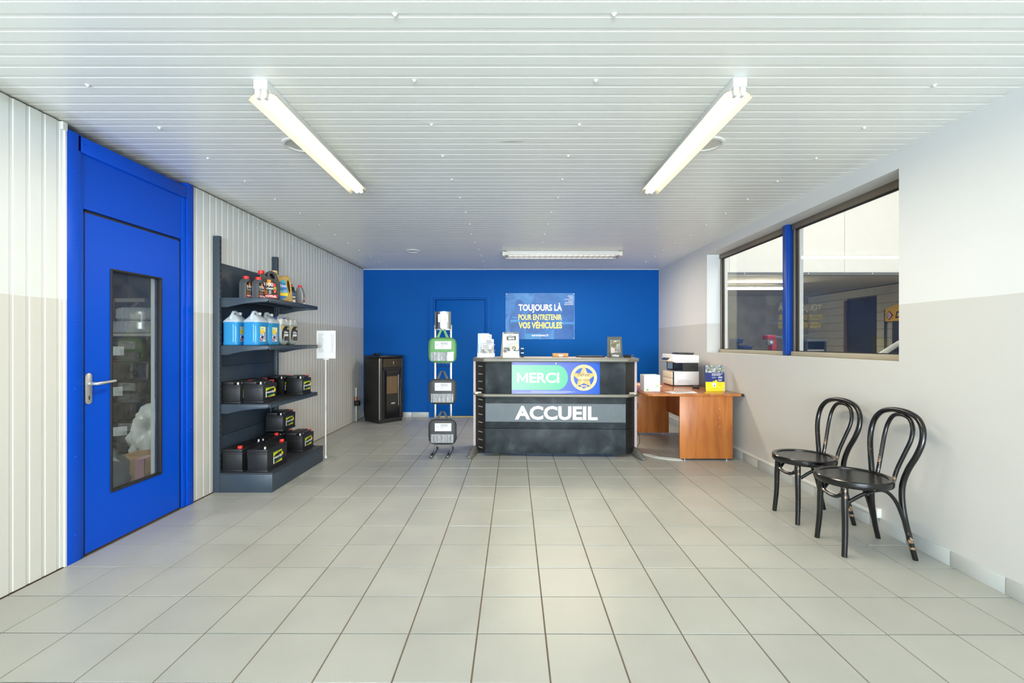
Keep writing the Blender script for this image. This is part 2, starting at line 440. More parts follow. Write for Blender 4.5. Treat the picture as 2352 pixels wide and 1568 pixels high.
ct, st = math.cos(TYAW), math.sin(TYAW)
def tpos(k, r): return (TX0 + T * (k * ct - r * st), TY0 + T * (k * st + r * ct))
g = 0.0024 / T
tiles = []
for r in range(-30, 22):
    for k in range(-10, 11):
        full = [tpos(k + a, r + b) for a, b in ((g, g), (1 - g, g), (1 - g, 1 - g), (g, 1 - g))]
        poly = full
        for ax, lim, kl in ((0, XL + 0.003, False), (0, XR - 0.003, True), (1, YF, False), (1, YB, True)):
            poly = clip(poly, ax, lim, kl) if len(poly) >= 3 else poly
        if len(poly) < 3: continue
        w = max(p[0] for p in poly) - min(p[0] for p in poly); h = max(p[1] for p in poly) - min(p[1] for p in poly)
        if w < 0.012 or h < 0.012: continue
        cxx = sum(p[0] for p in poly) / len(poly); cyy = sum(p[1] for p in poly) / len(poly)
        vis = cyy > 1.55 and abs(cxx) / max(cyy, .1) < 1.20
        tiles.append((cyy, vis, poly, full == poly or all(abs(a[0] - b[0]) + abs(a[1] - b[1]) < 1e-6 for a, b in zip(full, poly)) and len(poly) == 4))
vis_t = sorted([t for t in tiles if t[1]], key=lambda t: t[0])[:300]
rest = [t for t in tiles if not any(t is q for q in vis_t)]
tm = MB(); tile_shape(tm, [(-T / 2 + .0024, -T / 2 + .0024), (T / 2 - .0024, -T / 2 + .0024), (T / 2 - .0024, T / 2 - .0024), (-T / 2 + .0024, T / 2 - .0024)])
proto = tm.build('tile', TILE, floor); proto_used = False
for cyy, vis, poly, isfull in vis_t:
    cxx = sum(p[0] for p in poly) / len(poly); dz = random.uniform(-0.0005, 0.0004)
    if isfull:
        o = proto if not proto_used else proto.copy()
        if proto_used: COL.objects.link(o)
        proto_used = True
        o.location = (cxx, cyy, dz); o.rotation_euler = (random.uniform(-.0006, .0006), random.uniform(-.0006, .0006), TYAW)
    else:
        m = MB(); tile_shape(m, [(p[0] - cxx, p[1] - cyy) for p in poly]); m.build('tile', TILE, floor, loc=(cxx, cyy, dz))
m = MB()
for cyy, vis, poly, isfull in rest: tile_shape(m, poly, random.uniform(-0.0005, 0.0004))
o = m.build('far_tiles', TILE, floor); o['kind'] = 'stuff'

# --- ribbed ceiling: one-metre steel panels
def rib_profile(length, n, depth=0.0013, flat=0.060, run=0.0040):
    """(s, d): flat bands with narrow recessed grooves; d > 0 is recessed"""
    p = [(0.0015, 0.012), (0.0015, 0.0)]; pitch = length / n
    for i in range(n):
        s = i * pitch + flat * 0.5
        if i == n - 1 and False: continue
        p += [(s, 0), (s + run, depth), (s + pitch - flat - run, depth), (s + pitch - flat, 0)]
    p += [(length - 0.0015, 0.0), (length - 0.0015, 0.012)]
    return p
CM, CLn, Cb = None, None, None
ceil_m = bpy.data.materials.new('ceiling_panel_paint'); ceil_m.use_nodes = True
N, L, b = nodes_of(ceil_m)
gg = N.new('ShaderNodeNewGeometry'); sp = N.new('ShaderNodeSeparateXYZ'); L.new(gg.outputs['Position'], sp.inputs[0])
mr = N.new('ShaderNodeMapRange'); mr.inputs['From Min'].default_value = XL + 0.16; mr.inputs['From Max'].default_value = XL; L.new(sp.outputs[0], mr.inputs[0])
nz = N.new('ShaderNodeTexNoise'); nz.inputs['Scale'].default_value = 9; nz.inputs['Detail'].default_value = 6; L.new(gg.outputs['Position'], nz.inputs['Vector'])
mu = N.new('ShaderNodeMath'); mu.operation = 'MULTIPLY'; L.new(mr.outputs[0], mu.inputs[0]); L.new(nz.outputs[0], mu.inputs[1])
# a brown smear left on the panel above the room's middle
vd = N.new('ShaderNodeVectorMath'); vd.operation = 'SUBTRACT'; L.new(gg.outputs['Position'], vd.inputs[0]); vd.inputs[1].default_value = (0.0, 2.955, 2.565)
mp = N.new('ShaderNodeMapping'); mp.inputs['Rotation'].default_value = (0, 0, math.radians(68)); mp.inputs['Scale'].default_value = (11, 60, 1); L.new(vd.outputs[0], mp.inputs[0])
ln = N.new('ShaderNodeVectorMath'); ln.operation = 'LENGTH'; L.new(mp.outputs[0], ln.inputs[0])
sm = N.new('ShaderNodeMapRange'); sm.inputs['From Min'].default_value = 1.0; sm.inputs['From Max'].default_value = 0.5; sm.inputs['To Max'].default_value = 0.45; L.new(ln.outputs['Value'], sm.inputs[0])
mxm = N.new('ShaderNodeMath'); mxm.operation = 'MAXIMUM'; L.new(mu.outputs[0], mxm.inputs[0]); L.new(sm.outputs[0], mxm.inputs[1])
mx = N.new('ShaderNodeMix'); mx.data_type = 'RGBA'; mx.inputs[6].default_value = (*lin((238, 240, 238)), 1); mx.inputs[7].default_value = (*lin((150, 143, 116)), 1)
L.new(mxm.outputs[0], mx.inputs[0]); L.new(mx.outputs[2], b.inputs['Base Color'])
b.inputs['Roughness'].default_value = 0.3; b.inputs['Specular IOR Level'].default_value = 0.5
ceiling = MB().box(XL - 0.15, XR + 0.25, YF - 0.2, YB + 0.12, ZC + 0.02, ZC + 0.12).build('ceiling', DARK); ceiling['kind'] = 'structure'
prof = rib_profile(1.0, 12)
def ceil_panel(y0, y1):
    m = MB(); P = [(s, d) for s, d in prof if s <= y1 - y0 + 1e-6]; n = len(P)
    v = [(x, s, d) for x in (XL - 0.10, XR + 0.02) for s, d in P]
    m.add(v, [(i, n + i, n + i + 1, i + 1) for i in range(n - 1)])
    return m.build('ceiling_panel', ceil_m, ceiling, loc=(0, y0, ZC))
proto = None
for i in range(-9, 7):
    y0 = 1.69 + i
    if y0 + 1 > YB: ceil_panel(y0, YB)
    elif proto is None: proto = ceil_panel(y0, y0 + 1)
    else:
        o = proto.copy(); COL.objects.link(o); o.location = (0, y0, ZC)
sc_m = MB().lathe([(0.011, 0.0), (0.011, -0.002), (0.006, -0.004), (0.0055, -0.009), (0.0, -0.010)], 10)
SCREW = mat('painted_screw', (225, 225, 220), 0.35)
proto = None
for r in range(14):
    for i, xx in enumerate((-2.1, -0.465, 0.395, 2.09)):
        y = 1.807 + 0.457 * r + (0.04 if i in (0, 3) else 0)
        if y > 8.0: continue
        if proto is None: proto = o = sc_m.build('screw', SCREW, ceiling, smooth=True)
        else: o = proto.copy(); COL.objects.link(o)
        o.location = (xx + random.uniform(-.015, .015), y, ZC)

# --- left wall: ribbed cladding with the doorway
D0, D1 = 2.696, 3.767
wl = MB()
for y0, y1, z0, z1 in ((YF, D0, 0, ZC + .02), (D1, YB, 0, ZC + .02)): wl.box(XL - 0.10, XL - 0.012, y0, y1, z0, z1)
wall_left = wl.build('wall_left', DARK); wall_left['kind'] = 'structure'
def clad(y0, y1, z1=ZC - 0.008):
    n = max(1, round((y1 - y0) / 0.0833)); P = rib_profile(y1 - y0, n, depth=0.0028, run=0.0045); k = len(P)
    v = [(-d, s, z) for z in (0.004, z1) for s, d in P]
    return MB().add(v, [(i, i + 1, k + i + 1, k + i) for i in range(k - 1)]).build('cladding_panel', WALL_L, wall_left, loc=(XL, y0, 0))
y = D0
while y > YF + 0.01: clad(max(YF, y - 1.0), y); y -= 1.0
y = D1
while y < YB - 0.01: clad(y, min(YB, y + 1.0)); y += 1.0
MB().box(-0.002, 0.014, D0 - 0.028, D0 - 0.001, ZC - 0.05, ZC - 0.006).box(-0.002, 0.010, D0 - 0.012, D0 - 0.001, 0.0, ZC - 0.03).build('edge_trim', WALL_L, wall_left, loc=(XL, 0, 0))
ws = MB().lathe([(0.009, 0.0), (0.009, 0.002), (0.005, 0.004), (0.0, 0.008)], 8, axis='x')
proto = None
for (qx, qy) in ((557.8, 507.5), (590.4, 522.8), (670, 559), (692.6, 569.5), (748.8, 594.7), (759.6, 600), (753, 976.8), (763.7, 971), (696, 787), (806, 628), (818, 632), (811, 950), (820, 945), (436, 960)):
    Y = -XL * F / (CX - qx); z = EYE - (qy - CY) * Y / F
    if proto is None: proto = o = ws.build('screw', SCREW, wall_left, smooth=True)
    else: o = proto.copy(); COL.objects.link(o)
    o.location = (XL, Y, z)

# --- left blue door (door_1)
door = struct('door_1')
def dpart(name, m, mt, parent=None, **k): return m.build(name, mt, parent or door, **k)
for nm, y0, y1 in (('frame_post', D0, D0 + .088), ('frame_post', D1 - .075, D1)):
    f_ = dpart(nm, MB().box(XL - .10, XL + .010, y0, y1, 0.0, 2.53 if y0 < 3 else 2.556), BLUE, bev=.002)
    for z in (0.16, 0.62, 1.02, 1.42, 1.9, 2.3):
        MB().lathe([(0.007, 0), (0.007, .001), (0.004, .004), (0, .005)], 8, c=(XL + .010, (y0 + y1) / 2 + .008, z), axis='x').build('rivet', BLUE, f_, smooth=True)
dpart('door_jamb', MB().box(XL - .10, XL + .002, D0 + .088, D0 + .112, 0, 2.49), BLUE, bev=.002)
dpart('door_jamb', MB().box(XL - .10, XL + .002, D1 - .118, D1 - .075, 0, 2.49), BLUE, bev=.002)
hd = dpart('frame_head', MB().taper((XL - .10, XL + .010, D0 + .07, D1 - .075), (XL - .10, XL + .010, D0 + .07, D1 - .075), 2.43, 2.525), BLUE, bev=.002)
for yy in (D0 + .10, 3.22, D1 - .10): MB().lathe([(0.008, 0), (0.008, .001), (0.004, .004), (0, .005)], 8, c=(XL + .010, yy, 2.48), axis='x').build('rivet', BLUE, hd, smooth=True)
dpart('transom_panel', MB().box(XL - .06, XL - .004, D0 + .112, D1 - .118, 2.118, 2.43).box(XL - .06, XL + .003, D0 + .112, D1 - .118, 2.100, 2.118), BLUE)
L0, L1, LT = 2.811, 3.633, 2.092
W0, W1, WZ0, WZ1 = 3.003, 3.431, 0.33, 1.765
leaf = MB()
for y0, y1, z0, z1 in ((L0 + .012, W0, .012, LT - .012), (W1, L1 - .012, .012, LT - .012), (W0, W1, .012, WZ0), (W0, W1, WZ1, LT - .012)):
    leaf.box(XL - .045, XL - .003, y0, y1, z0, z1)
leaf = dpart('door_leaf', leaf, BLUE)
dpart('door_seal', MB().box(XL - .03, XL - .006, L0, L0 + .012, 0, LT).box(XL - .03, XL - .006, L1 - .012, L1, 0, LT).box(XL - .03, XL - .006, L0, L1, LT - .012, LT), BLACK)
b0 = MB()
for y0, y1, z0, z1 in ((W0 - .004, W0 + .010, WZ0, WZ1), (W1 - .010, W1 + .004, WZ0, WZ1), (W0, W1, WZ0 - .004, WZ0 + .010), (W0, W1, WZ1 - .010, WZ1 + .004)):
    b0.box(XL - .030, XL + .006, y0, y1, z0, z1)
b0.build('glazing_seal', BLACK, leaf, bev=.003)
MB().box(XL - .060, XL - .040, W1 - .020, W1 - .009, WZ0, WZ1).build('glazing_frame', mat('pale_aluminium', (226, 226, 222), .35), leaf)
GL_D = glass('door_glass', (0.86, 0.89, 0.87), dust=0.035)
MB().box(XL - .026, XL - .020, W0 + .012, W1 - .012, WZ0 + .012, WZ1 - .012).build('pane', GL_D, leaf)
SATIN = mat('satin_handle_metal', (205, 205, 202), 0.28, metal=0.75)
pl = [(math.cos(a) * .022, (.073 if math.sin(a) >= 0 else -.073) + math.sin(a) * .022) for a in [2 * PI * i / 24 for i in range(24)]]
hnd = MB().prism(pl, Fr((XL - .003, 2.842, 1.012), (0, 1, 0), (0, 0, 1)), 0, .009).build('handle_plate', SATIN, leaf, bev=.002)
MB().tube([(XL + .005, 2.846, 1.042), (XL + .035, 2.846, 1.042), (XL + .050, 2.852, 1.042), (XL + .055, 2.866, 1.043), (XL + .055, 2.90, 1.045), (XL + .052, 2.975, 1.049)], [.010, .010, .0105, .0105, .0095, .009], 12).build('lever', SATIN, hnd, smooth=True)
MB().box(XL + .005, XL + .0066, 2.838, 2.846, .945, .968).build('keyhole', BLACK, hnd)

# --- back wall with flush door (door_2)
bw = MB()
BX0, BX1, BZ = -1.375, -0.43, 2.075
for x0, x1, z0, z1 in ((XL - .1, BX0, 0, ZC + .02), (BX1, XR + .2, 0, ZC + .02), (BX0, BX1, BZ, ZC + .02)): bw.box(x0, x1, YB, YB + .12, z0, z1)
wall_back = bw.build('wall_back', BLUEW); wall_back['kind'] = 'structure'
MB().box(XL, XR, YB - .006, YB, ZC - .012, ZC - .001).build('caulk_line', mat('white_caulk', (225, 222, 214), .6), wall_back)
d2 = struct('door_2')
fm = MB()
for x0, x1, z0, z1 in ((BX0 - .06, BX0 + .004, 0, BZ + .056), (BX1 - .004, BX1 + .06, 0, BZ + .056), (BX0 + .004, BX1 - .004, BZ - .004, BZ + .056)): fm.box(x0, x1, YB - .030, YB + .05, z0, z1)
for x0, x1, z0, z1 in ((BX0 + .004, BX0 + .036, 0, BZ - .004), (BX1 - .036, BX1 - .004, 0, BZ - .004), (BX0 + .036, BX1 - .036, BZ - .036, BZ - .004)): fm.box(x0, x1, YB - .006, YB + .08, z0, z1)
fm.build('door_frame', BLUEW, d2)
MB().box(BX0 + .041, BX1 - .041, YB + .030, YB + .066, .018, BZ - .041).build('door_leaf', BLUEW, d2, bev=.002)
MB().box(BX0, BX1, YB + .075, YB + .09, 0, BZ).build('door_gap_shade', DARK, d2)  # dark sheet added to paint shade into the gap round the leaf
MB().box(BX0 + .036, BX1 - .036, YB - .004, YB + .06, 0, .014).build('threshold', mat('brass_threshold', (196, 178, 118), .5), d2)
bb = struct('baseboard_back')
for x0, x1 in ((-2.58, -2.33), (-2.327, -2.03), (-2.027, -1.745), (-1.742, -1.445), (-0.36, -0.06), (-.057, .24), (.243, .54), (.543, .84), (.843, 1.14), (1.143, 1.44), (1.443, 1.74), (1.743, 2.04), (2.043, 2.34), (2.343, 2.53)):
    MB().box(x0, x1 - .002, YB - .010, YB, 0, .085).build('tile', BASE_T, bb, bev=.0015)

# --- right wall with the workshop window
WY0, WY1, WB, WT = 3.062, 6.085, 1.165, 2.436
wr = MB(); TH = 0.235
for y0, y1, z0, z1 in ((YF, WY0, 0, ZC + .02), (WY1, YB + .12, 0, ZC + .02), (WY0, WY1, 0, WB), (WY0, WY1, WT, ZC + .02)): wr.box(XR, XR + TH, y0, y1, z0, z1)
wall_right = wr.build('wall_right', WALL_R); wall_right['kind'] = 'structure'
br = struct('baseboard_right')
y = 1.2; k = 0
y = YF
while y < YB - .02:
    y1 = min(y + .303, YB - .002)
    MB().box(XR - .009, XR, y + .0015, y1 - .0015, 0, .088).build('tile', BASE_T, br, bev=.0012); y = y1
tr = struct('trim_1')   # white cable trunking along the top of the base tiles
TRW = mat('white_trunking', (222, 222, 216), .45)
MB().box(XR - .016, XR, 3.235, 7.95, .089, .112).build('trunking', TRW, tr, bev=.002)
MB().box(XR - .030, XR, 3.205, 3.245, .086, .150).build('end_box', TRW, tr, bev=.003)

window = struct('window_1')
FRM = mat('bronze_window_frame', (122, 112, 98), .45, metal=.25)
FRL = mat('beige_window_frame', (176, 168, 148), .5)
GX = XR + .172
PST = 4.565
def wframe(y0, y1):
    f = MB()
    f.box(GX, GX + .05, y0, y0 + .03, WB, WT); f.box(GX, GX + .05, y1 - .03, y1, WB, WT)
    f.box(GX - .012, GX + .05, y0, y1, WT - .055, WT)
    o = f.build('window_frame', FRM, window, bev=.003)
    MB().box(GX - .02, GX + .05, y0, y1, WB, WB + .042).build('window_sill', FRL, window, bev=.004)
    g = MB()
    for a, b_, c, d in ((y0 + .03, y0 + .036, WB + .042, WT - .055), (y1 - .036, y1 - .03, WB + .042, WT - .055), (y0 + .03, y1 - .03, WB + .042, WB + .049), (y0 + .03, y1 - .03, WT - .063, WT - .055)): g.box(GX + .010, GX + .034, a, b_, c, d)
    g.build('glazing_seal', BLACK, window)
    MB().box(GX + .020, GX + .026, y0 + .034, y1 - .034, WB + .046, WT - .06).build('pane', GLW, window)
GLW = glass('window_glass', (0.96, 0.97, 0.96), dust=0.012, boost=0.95)
wframe(WY0, PST - .055); wframe(PST + .03, WY1)
MB().box(GX - .055, GX + .03, PST - .04, PST + .02, WB + .005, WT).box(GX - .04, GX - .02, PST - .052, PST + .032, WB + .005, WT).build('post', mat('blue_post_paint', (0, 66, 160), .4), window, bev=.004)
WHJ = mat('white_outer_jamb', (245, 245, 245), .4)
MB().box(GX + .05, GX + .085, WY1 - .03, WY1, WB, WT).build('outer_jamb', WHJ, window)
MB().box(GX + .05, GX + .085, PST - .085, PST - .05, WB, WT).build('outer_jamb', WHJ, window)

# --- shop front behind the camera: wall with glazed opening frames
sf = MB()
for x0, x1, z0, z1 in ((XL - .1, -2.48, 0, ZC + .02), (2.48, XR + .2, 0, ZC + .02), (-2.48, 2.48, 2.5, ZC + .02), (-2.48, 2.48, 0, .18)): sf.box(x0, x1, YF - .1, YF, z0, z1)
wf = sf.build('wall_front', WALL_R); wf['kind'] = 'structure'
w2 = struct('window_2')
m = MB()
for xx in (-1.2, 0.0, 1.2): m.box(xx - .03, xx + .03, YF - .08, YF - .02, .18, 2.5)
m.box(-2.48, 2.48, YF - .08, YF - .02, 2.02, 2.08).build('window_frame', BLUE, w2)

# ------------------------------------------------------------------ workshop beyond the window
GREYW = mat('pale_block_paint', (200, 196, 176), .8, var=.1, scale=6, bump=.2)
HALLW = mat('white_hall_cladding', (244, 244, 240), .5, var=.02)
DKW = mat('smoky_grey_board', (156, 152, 140), .7, var=.35, scale=3)
wk = MB().box(XR + TH, 10.5, 0.5, 13.6, -.1, 0).build('floor_workshop', mat('workshop_concrete', (120, 118, 112), .8)); wk['kind'] = 'structure'
LY, LZ = 9.0, 2.645
for nm, bx in (('wall_workshop_side', (10.4, 10.6, .5, LY + .1, 0, 5.5)), ('wall_workshop_front', (XR + TH, 10.5, .4, .6, 0, 5.5)), ('ceiling_workshop', (XR, 10.6, .4, LY + .2, 5.4, 5.5)), ('wall_workshop_upper', (XR, XR + TH, .5, LY, ZC + .02, 5.4)), ('ceiling_hall', (XR + .2, 10.6, LY + .1, 13.7, 2.62, 2.72)), ('wall_hall_near', (XR + .1, XR + TH, YB + .12, 13.6, 0, 2.7))):
    o = MB().box(*bx).build(nm, HALLW if 'hall' not in nm else GREYW); o['kind'] = 'structure'
lin_ = struct('wall_lintel')
proto = None
xs = [2.7, (1675 - CX) * LY / F, (1940 - CX) * LY / F, 8.7, 10.5]
for x0, x1 in zip(xs[:-1], xs[1:]):
    MB().box(x0 + .004, x1 - .004, LY, LY + .08, LZ, 5.4).build('cladding_panel', HALLW, lin_)
MB().box(2.7, 10.5, LY + .012, LY + .10, LZ - .05, LZ + .02).build('edge_angle', mat('grey_steel_angle', (120, 124, 122), .5), lin_)
for qx in (1711, 1858, 2005):
    MB().lathe([(.014, 0), (.014, -.004), (0, -.008)], 8, c=((qx - CX) * LY / F, LY + .012, LZ - .022), axis='y').build('screw', WHITEP, lin_)
o = MB().box(XR + .2, 8.6, 13.45, 13.6, 0, 2.7).build('wall_hall_back', DKW); o['kind'] = 'structure'
# block wall on the right of the hall: courses as raised blocks, with a dark doorway
hb = MB().box(8.56, 8.70, LY + .1, 13.5, 0, 2.62).build('wall_hall_right', mat('dark_block_joint', (96, 94, 84), .9)); hb['kind'] = 'structure'
def wall_y(qx): return 8.55 * F / (qx - CX)
ya, yb = wall_y(2015), wall_y(1946)
zd = EYE + (786 - 690) * yb / F
proto = {}
for c in range(13):
    z0, z1 = c * .2 + .004, c * .2 + .196
    if z0 < 2.40: spans = [(LY + .1, ya), (yb, 13.45)] if z0 < zd - .05 else [(LY + .1, 13.45)]
    else: spans = [(LY + .1, 13.45)]
    for s0, s1 in spans:
        n = max(1, round((s1 - s0) / 1.2))
        for i in range(n):
            a, b_ = s0 + (s1 - s0) * i / n, s0 + (s1 - s0) * (i + 1) / n
            MB().box(8.535, 8.562, a, b_ - .003, z0, z1).build('block_course', GREYW, hb)
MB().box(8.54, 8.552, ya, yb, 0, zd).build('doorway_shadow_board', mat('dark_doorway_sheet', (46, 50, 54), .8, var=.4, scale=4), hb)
MB().box(8.50, 8.56, yb, yb + .06, 0.6, zd).build('bare_timber_edge', mat('bare_timber', (128, 96, 66), .7), hb)
# hall tube lamp and simple workshop things
LAMPC = (255, 238, 205)
tl = thing('hall_tube_lamp', 'long fluorescent tube lamp glowing in the hall beyond the left window pane', 'lamp', ((1733 - CX) * 10.5 / F, 10.5, 2.5))
MB().box(-.66, .66, -.03, .03, .03, .10).build('body', WHITEP, tl)
MB().tube([(-.63, 0, 0), (.63, 0, 0)], .016, 10).build('tube', mat('hall_tube_glow', (255, 250, 235), .4, emit=(255, 246, 225), emit_s=210), tl, smooth=True)

sgn = thing('workshop_sign', 'yellow curved-top sign with a diamond emblem on the block wall beyond the window', 'sign', (8.50, wall_y(2041), 0))
yy = wall_y(2041) - wall_y(2092)
fr = Fr((0, 0, 0), (0, -1, 0), (0, 0, 1))
zs0, zs1, zs2 = 1.294 + (786 - 738) * wall_y(2041) / F, 1.294 + (786 - 710) * wall_y(2041) / F, 1.294 + (786 - 700) * wall_y(2041) / F
YEL = mat('sign_yellow', (240, 190, 40), .5)
m = MB().prism([(0, zs0), (1.05, zs0), (1.05, zs2 + .05), (.7, zs2 + .04), (.35, zs2), (0, zs1)], fr, 0, .03)
m.build('panel', YEL, sgn)
mk = MB(); zc = (zs0 + zs1) / 2 - .01
mk.flat(fr, [(.03, zc), (.12, zc - .11), (.24, zc), (.12, zc + .11)], .034, 0)
mk.flat(fr, [(.05, zc), (.12, zc - .08), (.185, zc), (.12, zc + .08)], .037, 1)
mk.txt(fr, 'D', .09, .15, zc - .03, zc + .03, .040, 0, .02)
mk.txt(fr, 'DUNLOP', .29, 1.02, zc - .07, zc + .08, .036, 2, .03, slant=.03)
mk.build('lettering', [mat('sign_red', (150, 30, 30), .5), WHITE_INK, mat('sign_black', (24, 24, 24), .5)], sgn)
MB().box(-.03, .01, -.35, -.2, 0, zs0).box(-.03, .01, .0, .03, 0, zs1).build('sign_post', mat('dark_post', (50, 52, 54), .6), sgn)

RED = mat('machine_red', (176, 30, 36), .4)
rm = thing('wheel_machine', 'red wheel service machine with a grey switch box seen through the left pane', 'machine', px(1768, 786, 9.5) * 1.0)
rm.location.z = 0
MB().box(.0, .10, -.08, .08, 0, 1.36).box(-.10, .07, -.1, .1, 1.35, 1.44).build('column', RED, rm, bev=.01)
MB().box(.06, .36, -.08, .08, 1.37, 1.42).build('arm', mat('machine_grey', (92, 100, 106), .5), rm, bev=.006)
sb = MB().box(-.13, -.005, -.16, -.09, 1.24, 1.35).build('switch_box', mat('switch_grey', (110, 116, 116), .5), rm, bev=.006)
MB().lathe([(.028, 0), (.028, -.012), (0, -.014)], 16, c=(-.06, -.16, 1.295), axis='y').build('dial', WHITEP, sb)
wb = thing('workbench', 'dark workbench with a pale top in the workshop behind the right pane', 'workbench', (6.0, 9.6, 0))
MB().box(-.13, .30, -.3, .3, 1.31, 1.36).build('worktop', mat('bench_grey', (92, 96, 96), .6), wb, bev=.005)
for x_ in (-.11, .27): MB().box(x_ - .02, x_ + .02, -.26, .26, 0, 1.31).build('leg', mat('bench_dark', (40, 44, 50), .6), wb)
MB().box(-.10, .26, -.25, .25, 1.12, 1.15).build('shelf', ALU, wb)
cn = thing('spray_lamp_head', 'shiny metal lamp head tilted above the workbench behind the right pane', 'lamp', (5.74, 9.6, 1.362))
MB().tube([(0, 0, 0.004), (0, 0, .1)], .01, 6).build('stem', ALU, cn)
MB().tube([(-.05, 0, .10), (.05, 0, .26)], .055, 12).build('head', CHROME, cn, smooth=True)
BINB = mat('bin_blue', (18, 48, 100), .5)
for i, (qx, qy, Y) in enumerate(((1692, 788, 8.6), (1712, 804, 8.0))):
    p = px(qx, qy, Y); t = thing('parts_bin', ['blue plastic parts bin on the upper row below the hall lamp', 'blue plastic parts bin on the lower row at the sill of the left pane'][i], 'bin', (p.x, p.y, p.z), 0, 'blue bins in the workshop')
    MB().taper((-.07, .07, -.08, .08), (-.08, .08, -.10, .10), 0, .075).build('tub', BINB, t, bev=.005)
    MB().box(-.05, .05, -.108, -.098, .02, .055).build('label_slot', mat('bin_dark', (14, 24, 60), .5), t)
    MB().box(-.09, .09, .09, .11, -p.z, .09).build('back_rail', mat('bench_dark', (40, 44, 50), .6), t)
cr_ = thing('parked_car', 'white car roof pillar and dark windscreen at the lower right of the window', 'car', (0, 0, 0))
pa, pb, pc = px(2022, 815, 5.6), px(2066, 787, 5.3), px(2110, 770, 5.1)
MB().tube([pa - Vector((.4, -.2, .28)), pa, pb, pc, pc + Vector((.8, .3, .12))], [.035, .03, .028, .03, .03], 8).build('roof_pillar', mat('car_white', (236, 236, 232), .25), cr_, smooth=True)
MB().add([pa + Vector((.02, .03, -.02)), pb + Vector((.02, .03, -.02)), pc + Vector((.02, .03, -.02)), pc + Vector((.9, .6, -.45)), pa + Vector((.3, .4, -.35))], [(0, 4, 3, 2, 1)]).build('windscreen', mat('car_glass', (34, 40, 44), .08), cr_)
MB().box(pa.x - .5, pc.x + 1.6, pa.y - .2, pa.y + 2.2, .25, pa.z - .25).build('body', MATS['car_white'], cr_, bev=.12, seg=4)
for x_, y_ in ((-.2, 0), (1.2, 0)): MB().lathe([(.05, -.1), (.31, -.1), (.33, 0), (.31, .1), (.05, .1)], 20, c=(pa.x + x_, pa.y - .15, .33), axis='y').build('wheel', BLACK, cr_, smooth=True)

# ------------------------------------------------------------------ storeroom behind the left door
STW = mat('storeroom_grey', (96, 104, 108), .8, var=.15, scale=2)
for nm, bx in (('floor_storeroom', (-7.2, XL - .1, 1.5, 9.2, -.1, 0)), ('ceiling_storeroom', (-7.2, XL - .1, 1.5, 9.2, 2.62, 2.7)), ('wall_storeroom_back', (-7.2, XL - .1, 8.6, 8.7, 0, 2.65)), ('wall_storeroom_side', (-7.3, -7.1, 1.5, 8.7, 0, 2.65)), ('wall_storeroom_front', (-7.2, XL - .1, 1.5, 1.6, 0, 2.65))):
    o = MB().box(*bx).build(nm, STW); o['kind'] = 'structure'
TYR = mat('tyre_rubber', (34, 35, 36), .75, bump=.2, scale=20)
TYW = mat('pale_grey_tread', (196, 198, 196), .8, var=.2, scale=20)  # pale grey tone for the tyres on the rack
def tyre_mesh(R=.31, W=.19, n=28, pale=False):
    """a tyre lying flat, with tread lugs; local z up"""
    tr_ = MB(); h = W / 2
    tr_.lathe([(R * .60, h - h * .8), (R * .64, h - h * .97), (R * .80, 0.0), (R * .93, h * .12), (R * .985, h * .38), (R * .985, h * 1.62), (R * .93, h * 1.88), (R * .80, W), (R * .64, h + h * .97), (R * .60, h + h * .8), (R * .60, h - h * .8)], n * 2)
    tb = MB()
    for i in range(n):
        a = 2 * PI * i / n
        for s in (-1, 1):
            z0, z1 = h + s * .008, h + s * h * .72
            da = .10
            v = []
            for rr in (R * .98, R * 1.0):
                for (zz, aa) in ((z0, a), (z0, a + .12), (z1, a + .12 + da), (z1, a + da)):
                    v.append((rr * math.cos(aa), rr * math.sin(aa), zz))
            f = [(4, 5, 6, 7), (0, 1, 5, 4), (1, 2, 6, 5), (2, 3, 7, 6), (3, 0, 4, 7)]
            tb.add(v, f)
    return tr_, tb
def tyre(label, loc, rz, pale, sticker=None):
    t = thing('tyre', label, 'tyre', loc, rz, 'tyres in the storeroom')
    a, b_ = tyre_mesh()
    a.build('carcass', TYW if pale else TYR, t, smooth=True); b_.build('tread', TYW if pale else TYR, t)['kind'] = 'stuff'
    if sticker is not None:
        m = MB(); n = 5
        v = [(.314 * math.cos(sticker + (i / n - .5) * .55), .314 * math.sin(sticker + (i / n - .5) * .55), z) for z in (.05, .145) for i in range(n + 1)]
        m.add(v, [(i, i + 1, n + 2 + i, n + 1 + i) for i in range(n)])
        m.build('sticker', PAPER, t)
    return t
tyre('pale grey tyre lying on top of the pair on the storeroom rack', (-5.55, 7.0, 1.615), .2, True)
tyre('pale grey tyre lying under another one on the storeroom rack', (-5.57, 7.0, 1.42), .9, True)
tyre('pale grey tyre lying furthest left behind the pair on the rack', (-6.25, 7.35, 1.43), 1.2, True)
tyre('pale grey tyre lying on the high shelf at the right of the door glass', (-5.35, 7.75, 1.80), .4, True)
ang = math.atan2(-4.4, 3.6)
tl_ = ['third', 'second']
names = ['dark tyre at the floor end of the storeroom stack', 'dark tyre with a white sticker low in the storeroom stack', 'dark plain tyre between the two lowest stickered tyres',
         'dark tyre with a white sticker at handle height in the storeroom stack', 'dark plain tyre above the middle stickered tyre', 'dark tyre with a white sticker near the top of the storeroom stack']
for i, nm in enumerate(names):
    tyre(nm, (-4.42 + random.uniform(-.03, .03), 5.2 + random.uniform(-.03, .03), .03 + .215 * i), i * .4, False, (ang - i * .4) if i in (1, 3, 5) else None)
tyre('dark tyre leaning upright against the rack post behind the stack', (-4.2, 5.75, .75), 0, False).rotation_euler = (PI / 2, 0, -.7)
